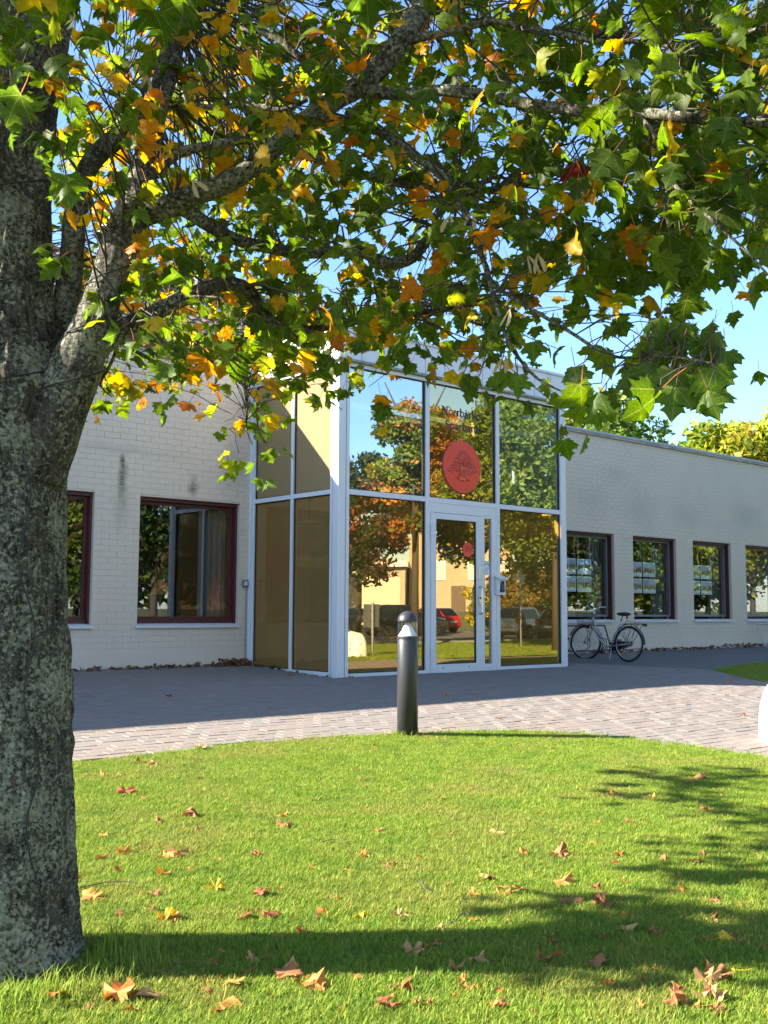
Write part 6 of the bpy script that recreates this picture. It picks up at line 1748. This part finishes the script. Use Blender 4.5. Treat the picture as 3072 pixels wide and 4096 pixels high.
# --- yellow brick house across the road
def prep(o, P, heading): o.location = (P[0], P[1], gz(P[0], P[1])); o.rotation_euler = (0, 0, heading)
def brick_far():
    m = bpy.data.materials.new('yellow_brick_far'); m.use_nodes = True
    n, l = m.node_tree.nodes, m.node_tree.links; b = n['Principled BSDF']; b.inputs['Roughness'].default_value = .85
    t = n.new('ShaderNodeTexCoord'); mp = n.new('ShaderNodeMapping'); mp.inputs['Rotation'].default_value = (R(90), 0, 0); l.new(t.outputs['Object'], mp.inputs['Vector'])
    br = n.new('ShaderNodeTexBrick'); br.inputs['Color1'].default_value = (.46, .36, .22, 1); br.inputs['Color2'].default_value = (.40, .30, .18, 1); br.inputs['Mortar'].default_value = (.34, .26, .17, 1)
    br.inputs['Scale'].default_value = 1; br.inputs['Brick Width'].default_value = .5; br.inputs['Row Height'].default_value = .16; br.inputs['Mortar Size'].default_value = .02
    l.new(mp.outputs['Vector'], br.inputs['Vector']); l.new(br.outputs['Color'], b.inputs['Base Color']); return m
M_yb = brick_far()
M_cream = mat('cream_render', (.42, .36, .28), .85); M_wd = mat('brown_door', (.10, .06, .035), .6); M_whitef = mat('white_frame', (.72, .72, .7), .5)
PA, dA = across(1640, 82); PC, _ = across(2052, 82)
d3 = PC - PA; hA = math.atan2(d3[1], d3[0]); LA = np.linalg.norm(d3[:2])
hs = empty('brick_house', (0, 0, 0), 0, 'sunlit yellow brick house across the road mirrored in the glass', 'building'); prep(hs, PA, hA)
# facade on the local +y or -y side, whichever faces the forecourt
ns = 1 if (np.array([-math.sin(hA), math.cos(hA)]) @ (-np.array(dA[:2]))) > 0 else -1
link('wall', MB().box(0, LA, min(-.02 * ns, -9 * ns), max(-.02 * ns, -9 * ns), -1, 9.5), M_yb, hs)
link('roof', MB().prism([(-.4, 9.5), (LA + .4, 9.5), (LA * .5, 12.0)], min(.4 * ns, -9.4 * ns), max(.4 * ns, -9.4 * ns)), M_tile, hs)
for (x, z) in ((2.2, 3.2), (5.2, 3.2), (2.2, 6.2), (5.2, 6.2), (7.2, 6.2), (7.2, 3.2)):
    if x > LA - .8: continue
    w = link('window', MB().box(x - .6, x + .6, min(0, .05 * ns), max(0, .05 * ns), z - .75, z + .75), M_whitef, hs)
    link('pane', MB().box(x - .5, x + .5, min(.051 * ns, .058 * ns), max(.051 * ns, .058 * ns), z - .65, z + .65), M_winglass, w)
link('door', MB().box(3.3, 4.4, min(0, .06 * ns), max(0, .06 * ns), -.2, 2.0), M_wd, hs)
lowb = empty('garage_building', (0, 0, 0), 0, 'low flat-roofed shop and garage beside the brick house mirrored in the glass', 'building')
PG, _ = across(1640, 80); prep(lowb, PG, hA + math.pi if False else hA)
link('wall', MB().box(-13, -.3, min(0, -7 * ns), max(0, -7 * ns), -1, 3.4), M_cream, lowb)
link('roof', MB().box(-13.3, -.1, min(.5 * ns, -7.3 * ns), max(.5 * ns, -7.3 * ns), 3.4, 3.85), M_whitef, lowb)
link('garage_door', MB().box(-3.6, -.7, min(0, .05 * ns), max(0, .05 * ns), -.3, 2.6), mat('beige_door', (.66, .56, .42), .7), lowb)
for i in range(4):
    s = link('shop_window', MB().box(-12 + i * 2.05, -10.1 + i * 2.05, min(0, .06 * ns), max(0, .06 * ns), -.2, 2.7), M_chim, lowb)
    link('pane', MB().box(-11.9 + i * 2.05, -10.2 + i * 2.05, min(.061 * ns, .07 * ns), max(.061 * ns, .07 * ns), .3, 2.6), M_winglass, s)
# pale apartment house that mirrors in the leftmost window
ap = empty('apartment_house', tuple(Bp(-13, 62, 0)), RZB, 'white apartment house with balconies mirrored in the leftmost window', 'building')
ap.location.z = 1.2
link('wall', MB().box(-9, 9, -5, 5, -1, 11), M_whitef, ap); link('roof', MB().box(-9.5, 9.5, -5.5, 5.5, 11, 11.5), M_coping, ap)
for fl in range(3):
    for i in range(5):
        w = link('window', MB().box(-7.6 + i * 3.5, -6 + i * 3.5, 5.0, 5.06, 1 + fl * 3.2, 2.6 + fl * 3.2), M_winglass, ap)
    link('balcony', MB().box(-3, 3, 5.0, 6.3, .3 + fl * 3.2, 1.3 + fl * 3.2), mat('yellow_balcony', (.55, .4, .15), .7), ap)

# --- hedge bank behind the cars at the right
hp_, _ = across(2190, 62)
far_tree('hedge_shrub', 'brownish clipped shrub bank mirrored behind the silver car', over(2120, 60), 3.6, 3.2, [(.20, .13, .04), (.16, .12, .03), (.12, .11, .025)], 5000, 21, .05, .12, 'shrubs across the road')
far_tree('hedge_shrub', 'yellow flowering shrub mirrored beside the brick house', over(1960, 66), 3.4, 1.7, [(.38, .30, .03), (.30, .27, .03), (.2, .2, .03)], 3500, 22, .05, .12, 'shrubs across the road')

# ------------------------------------------------------------------ parked cars
M_carglass = glass_mat('car_glass', (.12, .13, .13), .12)
def car(label, P, heading, color, L=4.3, Wd=1.78, H=1.48, style='hatch', metal=.4):
    """heading: world angle of the car's nose"""
    e = empty('parked_car', (P[0], P[1], gz(P[0], P[1])), heading, label, 'car', 'cars parked across the road')
    M_c = mat('car_paint', color, .28, metal, coat=.6)
    hl = L / 2; wb = L * .30; rw = .33
    if style == 'sedan': cab = [(-hl * .98, .98), (-hl * .62, 1.0), (-hl * .38, H), (hl * .05, H), (hl * .42, .98), (hl * .98, .78)]
    elif style == 'suv': cab = [(-hl * .99, 1.0), (-hl * .90, 1.1), (-hl * .66, H), (hl * .06, H), (hl * .42, 1.08), (hl * .97, .9)]
    else: cab = [(-hl * .99, .98), (-hl * .93, 1.02), (-hl * .72, H * .985), (hl * .06, H), (hl * .48, .98), (hl * .98, .78)]
    # stations along x: lower body height (belt) and roof line
    X = np.linspace(-hl, hl, 33)
    cx, cz_ = np.array([q[0] for q in cab]), np.array([q[1] for q in cab])
    belt = np.interp(X, [-hl, -hl * .9, hl * .4, hl * .95, hl], [.78, .96, .93, .74, .52])
    top = np.maximum(np.interp(X, cx, cz_), belt)
    hw = Wd / 2 * np.interp(np.abs(X) / hl, [0, .75, .93, 1], [1, .985, .90, .72])
    zb = np.interp(np.abs(X) / hl, [0, .8, 1], [.19, .2, .32])
    V, F, G = [], [], []
    NP = 7
    for i in range(len(X)):
        w, b_, t_ = hw[i], belt[i], top[i]
        inset = max(0, (t_ - b_)) * .42
        prof = [(w * .90, zb[i]), (w, zb[i] + .14), (w * 1.0, (b_ + zb[i]) / 2 + .1), (w * .965, b_), (w * .95 - inset * .1, b_ + .012), (w * .93 - inset, max(b_ + .016, t_ - .07)), (w * .80 - inset, t_)]
        for s in (1, -1):
            for (y, z) in prof: V.append((X[i], s * y, z))
    def vid(i, s, k): return i * 2 * NP + (0 if s > 0 else NP) + k
    for i in range(len(X) - 1):
        cabin = min(top[i] - belt[i], top[i + 1] - belt[i + 1]) > .10
        for s in (1, -1):
            for k in range(NP - 1):
                f = (vid(i, s, k), vid(i + 1, s, k), vid(i + 1, s, k + 1), vid(i, s, k + 1))
                if s < 0: f = f[::-1]
                if k == 4 and cabin and not (abs(X[i] - .0) < .07): G.append(f)
                else: F.append(f)
        f = (vid(i, 1, NP - 1), vid(i + 1, 1, NP - 1), vid(i + 1, -1, NP - 1), vid(i, -1, NP - 1))
        steep = abs(top[i + 1] - top[i]) / (X[1] - X[0]) > .28 and max(top[i], top[i + 1]) > 1.0
        (G if steep else F).append(f)
        F.append((vid(i, 1, 0), vid(i, -1, 0), vid(i + 1, -1, 0), vid(i + 1, 1, 0)))
    for i in (0, len(X) - 1):
        f = tuple(vid(i, 1, k) for k in range(NP)) + tuple(vid(i, -1, k) for k in range(NP - 1, -1, -1)); F.append(f)
    mb = MB(); mb.v = V; mb.f = F; link('body', mb, M_c, e, smooth=True)
    mb = MB(); mb.v = V; mb.f = G; link('window', mb, M_carglass, e)
    bpy.data.objects[e.children[-1].name].data.validate()
    for sx in (-1, 1):
        for s in (-1, 1):
            ar = link('wheel_arch', MB().lathe([(rw + .06, -.01), (rw + .06, .012)], 28, (sx * wb, s * (Wd / 2 - .004), rw + .01), 'y'), M_black, e)
            w = empty('wheel'); w.parent = e; w.location = (sx * wb, s * (Wd / 2 - .09), rw)
            link('tyre', MB().lathe([(rw * .66, -.105), (rw * .95, -.11), (rw, -.08), (rw, .08), (rw * .95, .11), (rw * .66, .105)], 28, axis='y'), M_tyre, w, smooth=True)
            rim = MB().lathe([(rw * .66, s * .10), (rw * .60, s * .112), (rw * .60, s * .07), (.05, s * .065)], 24, axis='y', cap=False)
            for k in range(5):
                a = 2 * math.pi * k / 5
                rim.obox((rw * .35 * math.cos(a), s * .105, rw * .35 * math.sin(a)), (rw * .3 * math.cos(a), 0, rw * .3 * math.sin(a)), (0, .008, 0), (-.03 * math.sin(a), 0, .03 * math.cos(a)))
            link('rim', rim, M_rim, w)
    for s in (-1, 1):
        link('taillight', MB().box(-hl - .0, -hl + .22, s * Wd * .36 - .10, s * Wd * .36 + .10, .72, 1.0), M_redlens, e, bevel=.03)
        link('headlight', MB().box(hl - .22, hl - .02, s * Wd * .34 - .14, s * Wd * .34 + .14, .60, .74), M_rim, e, bevel=.03)
        link('mirror', MB().box(hl * .28, hl * .28 + .12, s * (Wd / 2 + .03) - .09, s * (Wd / 2 + .03) + .09, .98, 1.12), M_c, e, bevel=.02)
        link('door_handle', MB().box(-.25, -.08, s * (Wd / 2 + .0) - .012, s * (Wd / 2 + .0) + .012, .80, .83), M_rim, e)
        link('sill_trim', MB().box(-wb * .62, wb * .62, s * (Wd / 2 - .03) - .02, s * (Wd / 2 - .03) + .02, .2, .30), M_black, e)
    link('bumper', MB().box(-hl - .05, -hl + .2, -Wd * .42, Wd * .42, .34, .62), M_c, e, bevel=.06); link('bumper', MB().box(hl - .2, hl + .04, -Wd * .40, Wd * .40, .30, .54), M_c, e, bevel=.06)
    link('number_plate', MB().box(-hl - .062, -hl - .051, -.26, .26, .58, .69), M_whitef, e); link('number_plate', MB().box(hl + .041, hl + .05, -.26, .26, .36, .47), M_whitef, e)
    return e
def park(px0, px1, dist, ddist=0):
    """centre and heading for a car whose tail shows at px0 and nose at px1 in the glass"""
    A, _ = across(px0, dist); Bq, _ = across(px1, dist + ddist); m_ = (A + Bq) / 2; d = Bq - A
    return m_, math.atan2(d[1], d[0])
P, h = park(1430, 1800, 53, 3); car('dark grey SUV mirrored in the left glass bay', P, h, (.045, .045, .05), 4.6, 1.85, 1.62, 'suv')
P, h = park(1845, 1600, 63, 4); car('bright red hatchback mirrored beside the door', P, h, (.45, .012, .015), 4.2, 1.8, 1.5, 'hatch', .2)
P, h = park(1950, 2240, 47, 7); car('silver hatchback mirrored in the right glass bay', P, h, (.45, .46, .47), 4.0, 1.72, 1.5, 'hatch', .6)
P, h = park(2150, 2420, 46, 6); car('black hatchback mirrored at the right end of the glass', P, h, (.012, .012, .014), 4.2, 1.76, 1.48, 'hatch')
P, h = park(1380, 1560, 62, 2); car('black saloon mirrored behind the grey SUV', P, h, (.02, .02, .022), 4.6, 1.8, 1.44, 'sedan')
PB, dB = across(2345, 62, -.18); PB2, _ = across(2640, 64, -.18); car('blue hatchback mirrored in the windows right of the entrance', (PB + PB2) / 2, math.atan2(*(PB2 - PB)[[1, 0]]), (.02, .09, .42), 4.2, 1.8, 1.55, 'hatch', .2)

# --- road signs across the forecourt
sp_, _ = across(2092, 38)
rs = empty('road_sign', (sp_[0], sp_[1], gz(sp_[0], sp_[1])), math.atan2(-EU[0], EU[1]) + math.pi * .5, 'yellow diamond priority road sign on a thin pole mirrored in the glass', 'sign')
link('pole', MB().tube([(0, 0, 0), (0, 0, 2.85)], .03, 8), M_galv, rs)
link('plate', MB().add([(0, -.04, 2.2), (.32, -.04, 2.52), (0, -.04, 2.84), (-.32, -.04, 2.52)], [(0, 1, 2, 3)]), M_whitef, rs); link('yellow_centre', MB().add([(0, -.045, 2.28), (.24, -.045, 2.52), (0, -.045, 2.76), (-.24, -.045, 2.52)], [(0, 1, 2, 3)]), mat('sign_yellow', (.75, .5, .02), .5), rs)
pq, _ = across(1500, 29.5)
ps = empty('parking_sign', (pq[0], pq[1], gz(pq[0], pq[1])), RZB + math.pi, 'grey backed sign on a steel post in the verge mirrored in the glass', 'sign')
link('post', MB().tube([(0, 0, 0), (0, 0, 1.55)], .04, 10), M_galv, ps); link('plate', MB().box(-.28, .28, .045, .06, .85, 1.5), M_galv, ps); link('clip', MB().box(-.06, .06, .02, .044, 1.3, 1.34), M_darksteel, ps); link('clip', MB().box(-.06, .06, .02, .044, 1.0, 1.04), M_darksteel, ps)
